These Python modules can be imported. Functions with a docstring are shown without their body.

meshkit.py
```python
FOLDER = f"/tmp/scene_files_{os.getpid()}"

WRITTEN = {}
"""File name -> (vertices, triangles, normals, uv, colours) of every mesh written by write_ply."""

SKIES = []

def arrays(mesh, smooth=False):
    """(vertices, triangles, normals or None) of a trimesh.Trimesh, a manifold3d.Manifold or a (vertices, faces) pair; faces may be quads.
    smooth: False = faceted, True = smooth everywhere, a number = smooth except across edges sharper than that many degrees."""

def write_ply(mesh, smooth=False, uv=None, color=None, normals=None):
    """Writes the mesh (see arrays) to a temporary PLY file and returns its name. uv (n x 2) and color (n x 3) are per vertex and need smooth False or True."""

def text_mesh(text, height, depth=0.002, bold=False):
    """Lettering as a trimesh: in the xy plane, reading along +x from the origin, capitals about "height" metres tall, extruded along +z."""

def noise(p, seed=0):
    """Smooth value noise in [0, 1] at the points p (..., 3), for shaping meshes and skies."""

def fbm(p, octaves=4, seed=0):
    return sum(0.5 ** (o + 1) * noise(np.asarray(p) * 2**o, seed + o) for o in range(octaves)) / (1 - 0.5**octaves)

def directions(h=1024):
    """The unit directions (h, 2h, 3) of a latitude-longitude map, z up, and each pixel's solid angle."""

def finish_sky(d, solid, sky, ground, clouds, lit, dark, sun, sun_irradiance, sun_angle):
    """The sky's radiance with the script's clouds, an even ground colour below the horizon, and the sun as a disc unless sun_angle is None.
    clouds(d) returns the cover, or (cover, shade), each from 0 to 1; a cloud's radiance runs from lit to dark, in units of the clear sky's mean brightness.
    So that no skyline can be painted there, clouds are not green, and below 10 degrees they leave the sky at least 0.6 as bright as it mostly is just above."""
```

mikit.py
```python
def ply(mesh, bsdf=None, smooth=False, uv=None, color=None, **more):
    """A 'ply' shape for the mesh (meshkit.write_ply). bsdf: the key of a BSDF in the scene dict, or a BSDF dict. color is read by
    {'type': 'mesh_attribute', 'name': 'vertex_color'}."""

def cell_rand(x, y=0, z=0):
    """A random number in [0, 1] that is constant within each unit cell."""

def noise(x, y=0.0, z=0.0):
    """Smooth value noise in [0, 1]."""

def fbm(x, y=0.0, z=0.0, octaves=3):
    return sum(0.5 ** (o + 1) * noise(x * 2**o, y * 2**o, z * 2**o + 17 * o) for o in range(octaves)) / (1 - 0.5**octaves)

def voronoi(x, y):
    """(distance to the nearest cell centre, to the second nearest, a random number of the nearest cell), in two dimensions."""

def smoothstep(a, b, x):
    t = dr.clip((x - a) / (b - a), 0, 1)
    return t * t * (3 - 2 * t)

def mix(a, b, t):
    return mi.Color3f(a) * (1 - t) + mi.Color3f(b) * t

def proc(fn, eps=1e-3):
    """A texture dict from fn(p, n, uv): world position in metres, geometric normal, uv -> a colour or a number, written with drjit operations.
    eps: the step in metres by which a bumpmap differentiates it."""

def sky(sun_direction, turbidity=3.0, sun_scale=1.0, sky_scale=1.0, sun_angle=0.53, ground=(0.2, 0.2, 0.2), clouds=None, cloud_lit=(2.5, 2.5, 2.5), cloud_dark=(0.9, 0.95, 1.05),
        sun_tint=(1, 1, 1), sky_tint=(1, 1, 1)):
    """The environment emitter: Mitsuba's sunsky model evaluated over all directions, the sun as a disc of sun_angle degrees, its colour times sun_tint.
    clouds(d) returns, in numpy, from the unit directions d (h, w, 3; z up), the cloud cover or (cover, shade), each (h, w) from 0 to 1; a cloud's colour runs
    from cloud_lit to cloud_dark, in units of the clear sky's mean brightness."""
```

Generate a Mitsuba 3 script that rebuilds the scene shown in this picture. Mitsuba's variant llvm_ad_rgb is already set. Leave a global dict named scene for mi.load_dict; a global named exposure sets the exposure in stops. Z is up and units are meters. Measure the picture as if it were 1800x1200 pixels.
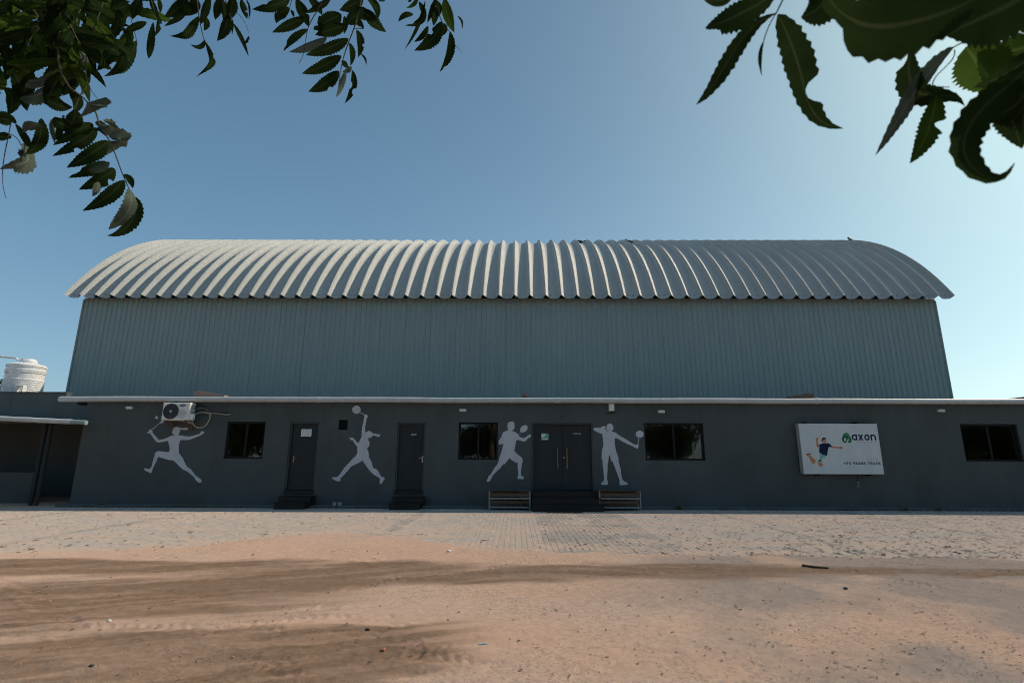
import math, random
import numpy as np, trimesh, mitsuba as mi, drjit as dr
import mikit, meshkit
from mikit import noise, fbm, smoothstep, mix, cell_rand
from shapely.geometry import Polygon, Point, LineString, box as sbox
from shapely import affinity
from shapely.ops import unary_union

# ------------------------------------------------------------------ camera, sky, exposure
CZ, FPX = 1.42, 918.0
PITCH, YAW, ROLL = 0.2215448, -0.0080098, 0.0037376
_cp, _sp = math.cos(PITCH), math.sin(PITCH)
FW, RT, UP = np.array([0, _cp, _sp]), np.array([1., 0, 0]), np.array([0, -_sp, _cp])
RT, UP = math.cos(ROLL)*RT + math.sin(ROLL)*UP, -math.sin(ROLL)*RT + math.cos(ROLL)*UP
_Y = np.array([[math.cos(YAW), math.sin(YAW), 0], [-math.sin(YAW), math.cos(YAW), 0], [0, 0, 1]])
FW, RT, UP = _Y @ FW, _Y @ RT, _Y @ UP
CAM = np.array([0, 0, CZ])
T = mi.ScalarTransform4f
scene, labels = {}, {}
scene['camera'] = {'type': 'thinlens', 'fov': 2*math.degrees(math.atan(900/FPX)), 'fov_axis': 'x', 'aperture_radius': 0.0009, 'focus_distance': 12.0,
                   'near_clip': 0.02, 'far_clip': 3000.0, 'to_world': T().look_at(origin=CAM.tolist(), target=(CAM+FW).tolist(), up=UP.tolist())}
SUN = (0.690, 0.275, 0.669)
scene['daylight'] = mikit.sky(SUN, turbidity=4.6, sky_scale=1.27, sun_scale=1.2, sun_tint=(1.0, 1.0, 1.07), sky_tint=(0.86, 1.06, 1.00), ground=(0.25, 0.2, 0.16))
exposure = 1.38

# ------------------------------------------------------------------ helpers
rng = np.random.default_rng(7)
random.seed(7)
def ray(x, y): return FW + (x-900)/FPX*RT - (y-600)/FPX*UP          # survey helper: bearing of a thing seen in the photograph
def at(x, y, Y): d = ray(x, y); return CAM + d*(Y/d[1])             # where that bearing meets the plane at distance Y
def gr(x, y, z=0.): d = ray(x, y); return CAM + d*((z-CZ)/d[2])     # where it meets the ground
def key(parent, name):
    k = name if parent is None else parent + '__' + name
    if k not in scene and k not in labels and k not in _taken: _taken.add(k); return k
    i = 1
    while f'{k}_{i:03d}' in _taken: i += 1
    k = f'{k}_{i:03d}'; _taken.add(k); return k
_taken = set()
def thing(name, label, cat, group=None):
    k = key(None, name); labels[k] = {'label': label, 'category': cat}
    if group: labels[k]['group'] = group
    return k
def obj(name, mesh, m, parent=None, smooth=False, label=None, kind=None, **kw):
    k = key(parent, name)
    scene[k] = mikit.ply(mesh, m, smooth=smooth, **kw)
    if label: labels.setdefault(k, {})['label'] = label
    if kind: labels.setdefault(k, {})['kind'] = kind
    return k
def single(name, mesh, m, label, cat, group=None, smooth=False, kind=None):
    k = obj(name, mesh, m, None, smooth)
    labels[k] = {'label': label, 'category': cat}
    if group: labels[k]['group'] = group
    if kind: labels[k]['kind'] = kind
    return k
def bx(x0, x1, y0, y1, z0, z1, ch=0.0):
    x0, x1, y0, y1, z0, z1 = min(x0, x1), max(x0, x1), min(y0, y1), max(y0, y1), min(z0, z1), max(z0, z1)
    if ch <= 0:
        m = trimesh.creation.box((x1-x0, y1-y0, z1-z0)); m.apply_translation(((x0+x1)/2, (y0+y1)/2, (z0+z1)/2)); return m
    pts = []
    for sx in (0, 1):
        for sy in (0, 1):
            for sz in (0, 1):
                c = [(x0, x1)[sx], (y0, y1)[sy], (z0, z1)[sz]]; s = [1-2*sx, 1-2*sy, 1-2*sz]
                for k in range(3):
                    q = [c[j] + (s[j]*ch if j != k else 0) for j in range(3)]; pts.append(q)
    return trimesh.convex.convex_hull(np.array(pts))
def cat(*ms): return trimesh.util.concatenate(list(ms))
def xz(poly, y0, y1):
    """polygon given in (x, z), made a slab between the planes y0 (front) and y1"""
    ms = []
    for g in getattr(poly, 'geoms', [poly]):
        if g.geom_type != 'Polygon' or g.area < 1e-9: continue
        m = trimesh.creation.extrude_polygon(g, abs(y1-y0), engine='earcut')
        v = m.vertices; m.vertices = np.c_[v[:, 0], max(y0, y1) - v[:, 2], v[:, 1]]; ms.append(m)
    return cat(*ms)
def tube(pts, r, n=8, caps=True, closed=False):
    pts = np.asarray(pts, float); N = len(pts); r = np.broadcast_to(np.asarray(r, float), N)
    tn = np.gradient(pts, axis=0); tn /= np.linalg.norm(tn, axis=1, keepdims=True)+1e-12
    a = np.array([0.31, 0.2, 0.93]);
    if abs(tn[0] @ a) > .9: a = np.array([1., 0, 0])
    u = np.cross(tn[0], a); u /= np.linalg.norm(u); vs = []
    for i in range(N):
        u = u - (u @ tn[i])*tn[i]; u /= np.linalg.norm(u); w = np.cross(tn[i], u)
        th = np.arange(n)/n*2*np.pi
        vs.append(pts[i] + r[i]*(np.cos(th)[:, None]*u + np.sin(th)[:, None]*w))
    v = np.vstack(vs); f = []
    for i in range(N-1):
        for j in range(n):
            a0, b0 = i*n+j, i*n+(j+1) % n; f += [[a0, b0, b0+n], [a0, b0+n, a0+n]]
    if caps:
        v = np.vstack([v, pts[0], pts[-1]])
        for j in range(n): f += [[N*n, (j+1) % n, j], [N*n+1, (N-1)*n+j, (N-1)*n+(j+1) % n]]
    return trimesh.Trimesh(v, f, process=False)
def lathe(prof, c=(0, 0, 0), n=40):
    m = trimesh.creation.revolve(np.array(prof), sections=n); m.apply_translation(c); return m
def curve(pts, n):
    pts = np.asarray(pts, float)
    if len(pts) == 2: return pts[0] + (pts[1]-pts[0])*np.linspace(0, 1, n)[:, None]
    from scipy.interpolate import CubicSpline
    s = np.r_[0, np.cumsum(np.linalg.norm(np.diff(pts, axis=0), axis=1))]
    return CubicSpline(s/s[-1], pts)(np.linspace(0, 1, n))

# ------------------------------------------------------------------ materials
def C3(r, g, b): return mi.Color3f(r, g, b)
def mat(name, fn=None, rgb=None, rough=.6, metal=0.0, spec=.5, bump=None, bscale=1., eps=2e-3, **kw):
    col = {'type': 'rgb', 'value': list(rgb)} if fn is None else mikit.proc(fn)
    b = {'type': 'principled', 'base_color': col, 'roughness': rough, 'metallic': metal, 'specular': spec, **kw}
    if bump is not None: b = {'type': 'bumpmap', 'arbitrary': {**mikit.proc(bump, eps=eps)}, 'scale': bscale, 'bsdf': b}
    scene[name] = {'type': 'twosided', 'bsdf': b}
    return name

def paint_fn(r, g, b, amp=.22, sc=1.3):
    def fn(p, n, uv):
        a = fbm(p.x*sc, p.y*sc, p.z*sc*.6, 4)
        s = fbm(p.x*9., p.z*.7, 3.3, 3)              # weathering runs
        k = 1 + amp*(a-.5)*2 + .20*(s-.5)
        return C3(r, g, b)*k
    return fn
mat('wall_paint', paint_fn(.052, .064, .065, .30), rough=.75, bump=lambda p, n, uv: fbm(p.x*30, p.y*30, p.z*30, 2), bscale=.003)
mat('wing_paint', paint_fn(.052, .076, .081, .3), rough=.75)
mat('plinth_cement', paint_fn(.065, .073, .070, .4, 3.), rough=.9)
mat('mural_paint', paint_fn(.45, .475, .505, .10, 4.), rough=.7)
mat('clad', paint_fn(.215, .285, .285, .06, .5), rough=.5)
def roof_fn(p, n, uv):
    a = fbm(p.x*1.1, p.y*.5, p.z*.5, 3); s = fbm(p.x*4., p.y*.3, p.z*.3, 2)
    return C3(.350, .372, .358)*(1 + .08*(a-.5)*2 + .06*(s-.5)*2)
mat('roof_metal', roof_fn, rough=.62, metal=.0, spec=.35)
mat('rivet', rgb=(.10, .10, .10), rough=.6)
mat('pipe_paint', paint_fn(.42, .45, .45, .12, 2.5), rough=.5)
mat('white_plastic', paint_fn(.62, .65, .66, .06, 3.), rough=.4)
mat('lamp_plastic', rgb=(.62, .62, .60), rough=.4)
mat('door_paint', paint_fn(.024, .029, .031, .18, 2.), rough=.7, spec=.25)
mat('door_frame', rgb=(.030, .034, .035), rough=.5)
mat('window_metal', rgb=(.007, .008, .008), rough=.6, spec=.2)
mat('black_hole', rgb=(.004, .004, .004), rough=1.)
mat('dark_granite', paint_fn(.010, .011, .012, .3, 20.), rough=.5, spec=.3)
mat('rubber', rgb=(.012, .012, .012), rough=.9)
mat('brass', rgb=(.30, .19, .11), rough=.4, metal=.7)
mat('steel', rgb=(.45, .46, .46), rough=.35, metal=.8)
mat('rack_metal', rgb=(.19, .21, .21), rough=.5)
mat('rack_board', paint_fn(.11, .085, .065, .35, 6.), rough=.7)
mat('rack_dark', rgb=(.03, .033, .035), rough=.6)
mat('ac_white', paint_fn(.66, .65, .60, .08, 6.), rough=.45)
mat('ac_grey', rgb=(.30, .31, .31), rough=.5)
mat('ac_dark', rgb=(.035, .04, .045), rough=.5)
mat('badge_blue', rgb=(.02, .045, .14), rough=.3)
mat('pipe_wrap', rgb=(.33, .31, .26), rough=.7)
mat('cable_black', rgb=(.015, .015, .015), rough=.6)
mat('rust', paint_fn(.16, .07, .04, .4, 20.), rough=.8)
mat('sign_white', paint_fn(.50, .54, .55, .04, 2.), rough=.35)
mat('sign_side', rgb=(.30, .31, .30), rough=.5)
mat('ink_navy', rgb=(.006, .012, .050), rough=.6, spec=.15)
mat('ink_green', rgb=(.012, .13, .05), rough=.4, spec=.15)
mat('ink_green_light', rgb=(.05, .26, .16), rough=.4, spec=.15)
mat('ink_grey', rgb=(.32, .34, .34), rough=.5, spec=.15)
mat('ink_skin', rgb=(.50, .22, .11), rough=.5, spec=.15)
mat('ink_hair', rgb=(.04, .025, .02), rough=.5, spec=.15)
mat('ink_mint', rgb=(.18, .44, .36), rough=.5, spec=.15)
mat('ink_shoe', rgb=(.20, .12, .09), rough=.5, spec=.15)
mat('paper', rgb=(.62, .66, .66), rough=.8)
mat('sticker_green', rgb=(.14, .34, .24), rough=.6)
mat('plate_black', rgb=(.008, .008, .008), rough=.4)
mat('brick_clay', paint_fn(.30, .215, .17, .3, 15.), rough=.9)
mat('old_wood', paint_fn(.12, .085, .06, .35, 9.), rough=.9)
mat('bird_feather', rgb=(.035, .037, .045), rough=.7)
mat('twig_bark', paint_fn(.05, .045, .03, .3, 40.), rough=.9)
mat('bark', paint_fn(.13, .10, .075, .4, 12.), rough=.95)
mat('dead_leaf', paint_fn(.100, .076, .056, .5, 3.), rough=.9)
mat('pebble', paint_fn(.31, .25, .20, .6, 2.), rough=.9)
mat('pebble_pale', rgb=(.62, .60, .55), rough=.8)
mat('stone_dark', rgb=(.05, .045, .04), rough=.9)
mat('scrap_red', rgb=(.30, .09, .05), rough=.6)
mat('scrap_blue', rgb=(.22, .30, .36), rough=.5)
mat('weed_green', rgb=(.05, .075, .025), rough=.8)
scene['pane_glass'] = {'type': 'thindielectric', 'int_ior': 1.55}
def leaf_mat(name, r, g, b, trans):
    def fn(p, n, uv):
        v = fbm(p.x*45, p.y*45, p.z*45, 3)
        rib = smoothstep(.06, .015, dr.abs(uv.x-.5))
        return mix(C3(r, g, b)*(.65+.7*v), C3(r*1.9+.02, g*1.6+.02, b*1.7+.015), rib*.6)
    scene[name] = {'type': 'principledthin', 'base_color': mikit.proc(fn), 'roughness': .38, 'diff_trans': trans, 'spec_trans': 0.0, 'eta': 1.42}
leaf_mat('leaf_mature', .013, .025, .008, .9)
leaf_mat('leaf_backlit_lime', .030, .058, .010, 1.1)  # sun through the leaf put into a lighter green; also mixed in at random
leaf_mat('leaf_pale', .070, .094, .074, .45)
leaf_mat('crown_leaf', .035, .055, .015, .6)

# ------------------------------------------------------------------ ground, sand and paving
W = 16.4                                                    # distance of the front wall
EDGE_PX = [(-500, 985), (0, 973), (200, 968), (330, 962), (430, 951), (520, 942), (600, 937), (690, 941), (760, 953), (850, 962), (1000, 970), (1200, 977), (1500, 980), (1800, 985), (2300, 992)]
EDGE = np.array([gr(*q)[:2] for q in EDGE_PX])
def sand_edge(x): return np.interp(x, EDGE[:, 0], EDGE[:, 1])
def ell(px, py, rx, ry, ang=0.):                           # a soil patch on the ground, centre seen at a pixel, size in metres
    g = gr(px, py); return (g[0], g[1], rx, ry, math.radians(ang))
SOIL = [ell(60, 998, 3.6, .55, 0), ell(330, 998, 2.2, .42, 10), ell(60, 1065, 3.2, 1.2, 14), ell(300, 1045, 2.6, .80, 20), ell(520, 1018, 2.3, .80, 14), ell(690, 1000, 1.2, .50, 0),
        ell(470, 1140, 1.55, .50, 14), ell(600, 1170, .95, .42, 4), ell(180, 1150, 2.0, .52, 14), ell(640, 1108, .50, .24, 0), ell(350, 1195, 1.5, .3, 0),
        ell(880, 1014, 1.6, .45, 6), ell(1040, 1005, 1.5, .45, 3), ell(1230, 1005, 2.0, .48, 0), ell(1450, 1004, 1.5, .36, -3), ell(1720, 1009, 1.5, .24, -4)]
def soil_mask(x, y, lib):
    if lib == 'np':
        fb = lambda a, b, o, s: meshkit.fbm(np.stack([a, b, a*0+s], -1), o); mx, sq = np.maximum, np.sqrt
    else:
        fb = lambda a, b, o, s: fbm(a, b, s, o); mx, sq = dr.maximum, dr.sqrt
    m = x*0 - 1.
    wx = x + (fb(x*.8, y*.8, 3, 1.5)-.5)*1.3
    wy = y + (fb(x*.9, y*1.6, 3, 7.5)-.5)*.55
    for cx, cy, rx, ry, a in SOIL:
        u, v = (wx-cx)*math.cos(a)+(wy-cy)*math.sin(a), -(wx-cx)*math.sin(a)+(wy-cy)*math.cos(a)
        m = mx(m, 1 - sq((u/rx)*(u/rx)+(v/ry)*(v/ry)))
    return m
def sand_col(p, n, uv):
    x, y = p.x, p.y
    m = soil_mask(x, y, 'dr')
    u, v = x*.94 + y*.34, y*.94 - x*.34*smoothstep(1.5, -1., x)
    streak = fbm(u*.9, v*8., 2., 4)
    fine = fbm(x*22, y*22, 5., 4)
    grain = noise(x*130, y*130, 1.)
    blot = fbm(x*.55, y*1.1, 9., 4)
    pale, warm, dark = C3(.362, .263, .206), C3(.374, .257, .190), C3(.155, .103, .070)
    base = mix(pale, warm, smoothstep(.35, .65, blot))
    greyish = smoothstep(.30, .58, fbm(x*.8+40, y*.8, 3., 4))*smoothstep(-.2, 3.0, x)
    base = mix(base, C3(.200, .172, .154), greyish*.85)
    k = smoothstep(-.22, .40, m + (streak-.5)*.38 + (fine-.5)*.25)
    col = mix(base, dark, k*(.74+.26*smoothstep(.3, .6, streak)))
    # gravelly grit
    grit = smoothstep(.62, .80, noise(x*55, y*55, 3.))*smoothstep(.35, .7, fbm(x*1.3, y*1.3, 21., 3))
    col = mix(col, C3(.17, .145, .125), grit*.5)
    return col*(.72 + .36*fine + .20*grain)
def sand_bump(p):
    x, y = p.x, p.y
    m = smoothstep(-.05, .25, soil_mask(x, y, 'dr'))
    v = y*.94 - x*.34*smoothstep(1.5, -1., x) + .25*fbm(x*.5, y*.5, 3., 2)
    rake = (noise(x*.6, v*26., 4.) + .6*noise(x*1.2, v*55., 6.))*smoothstep(.4, .6, fbm(x*.7, y*1.4, 31., 2))
    return fbm(x*38, y*38, 1., 4) + .5*noise(x*140, y*140, 2.) + 1.6*m*rake
mat('sand', sand_col, rough=.95, spec=.2, bump=lambda p, n, uv: sand_bump(p), bscale=.009, eps=3e-3)

def gridvals(a, fine, b, far):
    return None
xs = np.unique(np.r_[np.linspace(-8, 8, 1400), np.linspace(-16, -8, 140), np.linspace(8, 16, 140), np.linspace(-900, -16, 40), np.linspace(16, 900, 40)])
ys = np.unique(np.r_[np.linspace(3.3, 10.4, 270), np.linspace(10.4, 16.0, 40), np.linspace(-900, 3.3, 50), np.linspace(16.0, 1500, 30)])
X, Yg = np.meshgrid(xs, ys)
fb = lambda a, b, o, s: meshkit.fbm(np.stack([a, b, a*0+s], -1), o)
edge = sand_edge(X) + (fb(X*1.5, Yg*0, 4, 3.)-.5)*.5 + (fb(X*6, Yg*6, 2, 4.)-.5)*.25
over = 1/(1+np.exp(-np.clip((edge - Yg)/.035, -50, 50)))
hz = -.007 + over*(.014 + .02*fb(X*.7, Yg*1.5, 3, 11.) + .008*fb(X*7, Yg*7, 3, 12.))
sm = soil_mask(X, Yg, 'np')
k = 1/(1+np.exp(-np.clip((sm-.05)*14, -50, 50)))*over
hz += k*(.030*(fb(X*1.6, Yg*8, 4, 13.)-.35) + .014*(fb(X*12, Yg*14, 3, 14.)-.5))
def tyre(px, wid=.20, pitch=.10, depth=.010):              # pressed tread marks along a wheel path
    global hz
    pts = curve([gr(*q)[:2] for q in px], 60)
    d2 = np.full(X.shape, 9.); s_at = np.zeros(X.shape); side = np.zeros(X.shape)
    s = np.r_[0, np.cumsum(np.linalg.norm(np.diff(pts, axis=0), axis=1))]
    sel = (X > pts[:, 0].min()-.5) & (X < pts[:, 0].max()+.5) & (Yg > pts[:, 1].min()-.5) & (Yg < pts[:, 1].max()+.5)
    P = np.stack([X[sel], Yg[sel]], -1)
    D = np.linalg.norm(P[:, None]-pts[None], axis=2); i = D.argmin(1)
    tn = np.gradient(pts, axis=0); tn /= np.linalg.norm(tn, axis=1, keepdims=True)
    rel = P - pts[i]; along = s[i] + (rel*tn[i]).sum(1); lat = rel[:, 0]*-tn[i, 1] + rel[:, 1]*tn[i, 0]
    inside = 1/(1+np.exp((np.abs(lat)-wid/2)/.012))
    worn = np.clip((meshkit.fbm(np.stack([P[:, 0]*3, P[:, 1]*3, P[:, 0]*0+8], -1), 3)-.40)/.15, 0, 1)   # the print has crumbled in places
    hz[sel] += worn*(inside*depth*(-.5 + .5*np.sin((along + np.abs(lat)*.7)/pitch*2*np.pi)) + .006*np.exp(-((np.abs(lat)-wid/2-.03)/.03)**2))
tyre([(0, 1030), (60, 1055), (110, 1100)], .22); tyre([(360, 1118), (460, 1098), (600, 1088)], .16); tyre([(60, 1112), (200, 1108), (400, 1112)], .2)
tyre([(600, 1160), (680, 1155), (745, 1160)], .2); tyre([(500, 1190), (640, 1165), (720, 1150)], .16); tyre([(655, 1118), (690, 1103), (715, 1122)], .16)
tyre([(600, 1052), (620, 1040), (650, 1030)], .18); tyre([(690, 1000), (760, 1010), (860, 1000)], .2); tyre([(1380, 1000), (1470, 1004), (1560, 1018)], .2)
tyre([(1640, 998), (1720, 1005), (1800, 1010)], .2)
gm = trimesh.Trimesh(np.c_[X.ravel(), Yg.ravel(), hz.ravel()], [], process=False)
nx, ny = len(xs), len(ys)
ii = (np.arange(ny-1)[:, None]*nx + np.arange(nx-1)[None]).ravel()
gf = np.vstack([np.c_[ii, ii+1, ii+nx+1], np.c_[ii, ii+nx+1, ii+nx]])
single('sandy_ground', (gm.vertices, gf), 'sand', 'dry sandy yard with tyre marks and brown loose soil before the paving', 'ground', smooth=True, kind='structure')

def ground_z(x, y):
    i = np.clip(np.searchsorted(xs, x), 1, nx-1); j = np.clip(np.searchsorted(ys, y), 1, ny-1)
    return max(hz[j, i], hz[j-1, i-1], 0. if y > sand_edge(x) else -1)

# paving: small blocks, long side away from the camera, in running bond
def paver_fn(r, g, b):
    def fn(p, n, uv):
        x, y = p.x, p.y
        cr = cell_rand(x*10 + 500, dr.floor(y*5), 3)
        dust = fbm(x*.9, y*2.2, 4., 4) + .35*(fbm(x*7, y*7, 8., 3)-.5)
        d = smoothstep(.40, .66, dust + .10*(cr-.5))
        e = x*0 + float(EDGE[-1, 1])                        # spilled sand lies over the outer blocks in ragged tongues
        for (xa, ya), (xb, yb_) in zip(EDGE[:-1], EDGE[1:]):
            e = dr.select((x >= float(xa)) & (x < float(xb)), float(ya) + (x-float(xa))*float((yb_-ya)/(xb-xa)), e)
        spill = fbm(x*1.3, y*2.6, 12., 4) + .5*(fbm(x*14, y*14, 13., 2)-.5) - (y-e)*.20
        d = dr.maximum(d, smoothstep(.36, .44, spill)*1.6)
        c = C3(r, g, b)*(.90 + .20*cr + .20*(fbm(x*40, y*40, 2., 2)-.5))
        return mix(c, C3(.335, .262, .212), .22 + d*.42)
    return fn
mat('paver_grey', paver_fn(.255, .243, .226), rough=.9, spec=.2)
mat('paver_warm', paver_fn(.272, .245, .222), rough=.9, spec=.2)
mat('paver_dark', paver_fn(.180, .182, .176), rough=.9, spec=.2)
pw, pl, joint = .10, .20, .004
def paver_mesh(z=0.):
    a, b, c = pw/2-joint/2, pl/2-joint/2, .003
    lo, hi = np.array([[-a, -b], [a, -b], [a, b], [-a, b]]), np.array([[-a+c, -b+c], [a-c, -b+c], [a-c, b-c], [-a+c, b-c]])
    v = np.vstack([np.c_[lo, np.full(4, -.05)], np.c_[lo, np.full(4, -.002)], np.c_[hi, np.zeros(4)]])
    f = [[8, 9, 10, 11]]
    for r0 in (0, 4):
        for j in range(4): k2 = (j+1) % 4; f.append([r0+j, r0+k2, r0+4+k2, r0+4+j])
    f = np.array(f); return v, np.vstack([f[:, [0, 1, 2]], f[:, [0, 2, 3]]])
pv, pf = paver_mesh()
obj('paving', bx(-40, 40, 8.0, W, -.15, -.08), 'plinth_cement', None, kind='structure', label='grey concrete block paving in front of the dark building, dusted with sand')
blocks = []
y_top = 16.0
for c in range(-170, 176):
    x = (c+.5)*pw
    yy = y_top - (.1 if c % 2 else 0.)
    while yy - pl > sand_edge(x) - .35:
        yc = yy - pl/2
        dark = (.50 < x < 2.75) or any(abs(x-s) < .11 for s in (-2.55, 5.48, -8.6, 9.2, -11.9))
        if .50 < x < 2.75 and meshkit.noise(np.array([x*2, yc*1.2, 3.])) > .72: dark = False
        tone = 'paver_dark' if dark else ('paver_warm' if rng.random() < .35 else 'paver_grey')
        blocks.append((x, yc, tone)); yy -= pl
vis = [i for i, (x, y, t) in enumerate(blocks) if y - .1 > sand_edge(x) + .12 and abs(x) < .97*y]
vis.sort(key=lambda i: blocks[i][1]); near = set(vis[:300])
shared = {t: mikit.ply((pv, pf), t) for t in ('paver_grey', 'paver_warm', 'paver_dark')}
rest = {'paver_grey': [], 'paver_warm': [], 'paver_dark': []}
for i, (x, y, t) in enumerate(blocks):
    tilt = rng.normal(0, .22, 2); dz = rng.normal(0, .0008)
    M = T().translate([x, y, dz]).rotate([1, 0, 0], float(tilt[0])).rotate([0, 1, 0], float(tilt[1]))
    if i in near: scene[key('paving', 'paving_block')] = {**shared[t], 'to_world': M}
    else:
        m4 = np.array(M.matrix); rest[t].append(pv @ m4[:3, :3].T + m4[:3, 3])
for t, nm in (('paver_grey', 'grey_blocks'), ('paver_warm', 'sandy_blocks'), ('paver_dark', 'dark_blocks')):
    v = np.vstack(rest[t]); n = len(rest[t]); f = (pf[None] + (np.arange(n)*len(pv))[:, None, None]).reshape(-1, 3)
    obj(nm, (v, f), t, 'paving', kind='stuff')

# ------------------------------------------------------------------ sports hall with barrel roof
HW, EY = 20.4, 20.02                                       # wall plane, eave line
hxL, hxR = at(148, 527, HW)[0], at(1643, 527.5, HW)[0]
ez = at(900, 528, HW)[2]
yc, zc = 30.1, 1.55
eave_z = at(900, 524, EY)[2]
R = math.hypot(yc-EY, eave_z-zc); A = math.atan2(yc-EY, eave_z-zc)
hall = thing('sports_hall', 'large metal hall with arched ribbed roof behind the low dark front building', 'building')
yb = 2*yc - HW
def arch_poly(x0): return None
obj('wall', bx(hxL+.05, hxR-.05, HW+.03, HW+.12, 0, ez+.06), 'clad', hall)
obj('wall', bx(hxL+.05, hxR-.05, yb-.12, yb, 0, ez+.15), 'clad', hall)
th = np.linspace(-A, A, 40); Ri = R - .03
endp = Polygon([(HW+.13, 0)] + [(yc+Ri*math.sin(t), zc+Ri*math.cos(t)) for t in th if HW+.13 < yc+Ri*math.sin(t) < yb-.13] + [(yb-.13, 0)])
for x0, nm in ((hxL+.05, 0), (hxR-.15, 1)):
    m = trimesh.creation.extrude_polygon(endp, .1, engine='earcut'); v = m.vertices
    m.vertices = np.c_[x0 + v[:, 2], v[:, 0], v[:, 1]]
    obj('gable_wall', m, 'clad', hall)
# cladding sheets: trapezoid ribs 0.2 m apart
sheet_w = (hxR-hxL)/34
def clad_sheet(x0, w):
    nr = 5; prof = []
    for r in range(nr):
        s = x0 + w*r/nr; p = w/nr
        prof += [(s, .0), (s+p*.70, 0.), (s+p*.77, -.026), (s+p*.93, -.026), (s+p*.995, -.001)]
    prof.append((x0+w, .0)); prof = np.array(prof)
    z0, z1 = 2.9, ez+.085; n = len(prof)
    v = np.vstack([np.c_[prof[:, 0], HW+.012+prof[:, 1], np.full(n, z0)], np.c_[prof[:, 0], HW+.012+prof[:, 1], np.full(n, z1)]])
    f = [[i, i+1, n+i+1, n+i] for i in range(n-1)]
    return v, np.array(f)
for i in range(34):
    dx = .012 if i in (8, 9) else .0
    obj('cladding_sheet', clad_sheet(hxL + i*sheet_w + .002 + dx*(i == 9), sheet_w-.0035), 'clad', hall)
for q in (hxL, hxR-.01): obj('corner_trim', bx(q-.02, q+.03, HW-.03, HW+.15, 2.6, ez), 'clad', hall)
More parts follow.
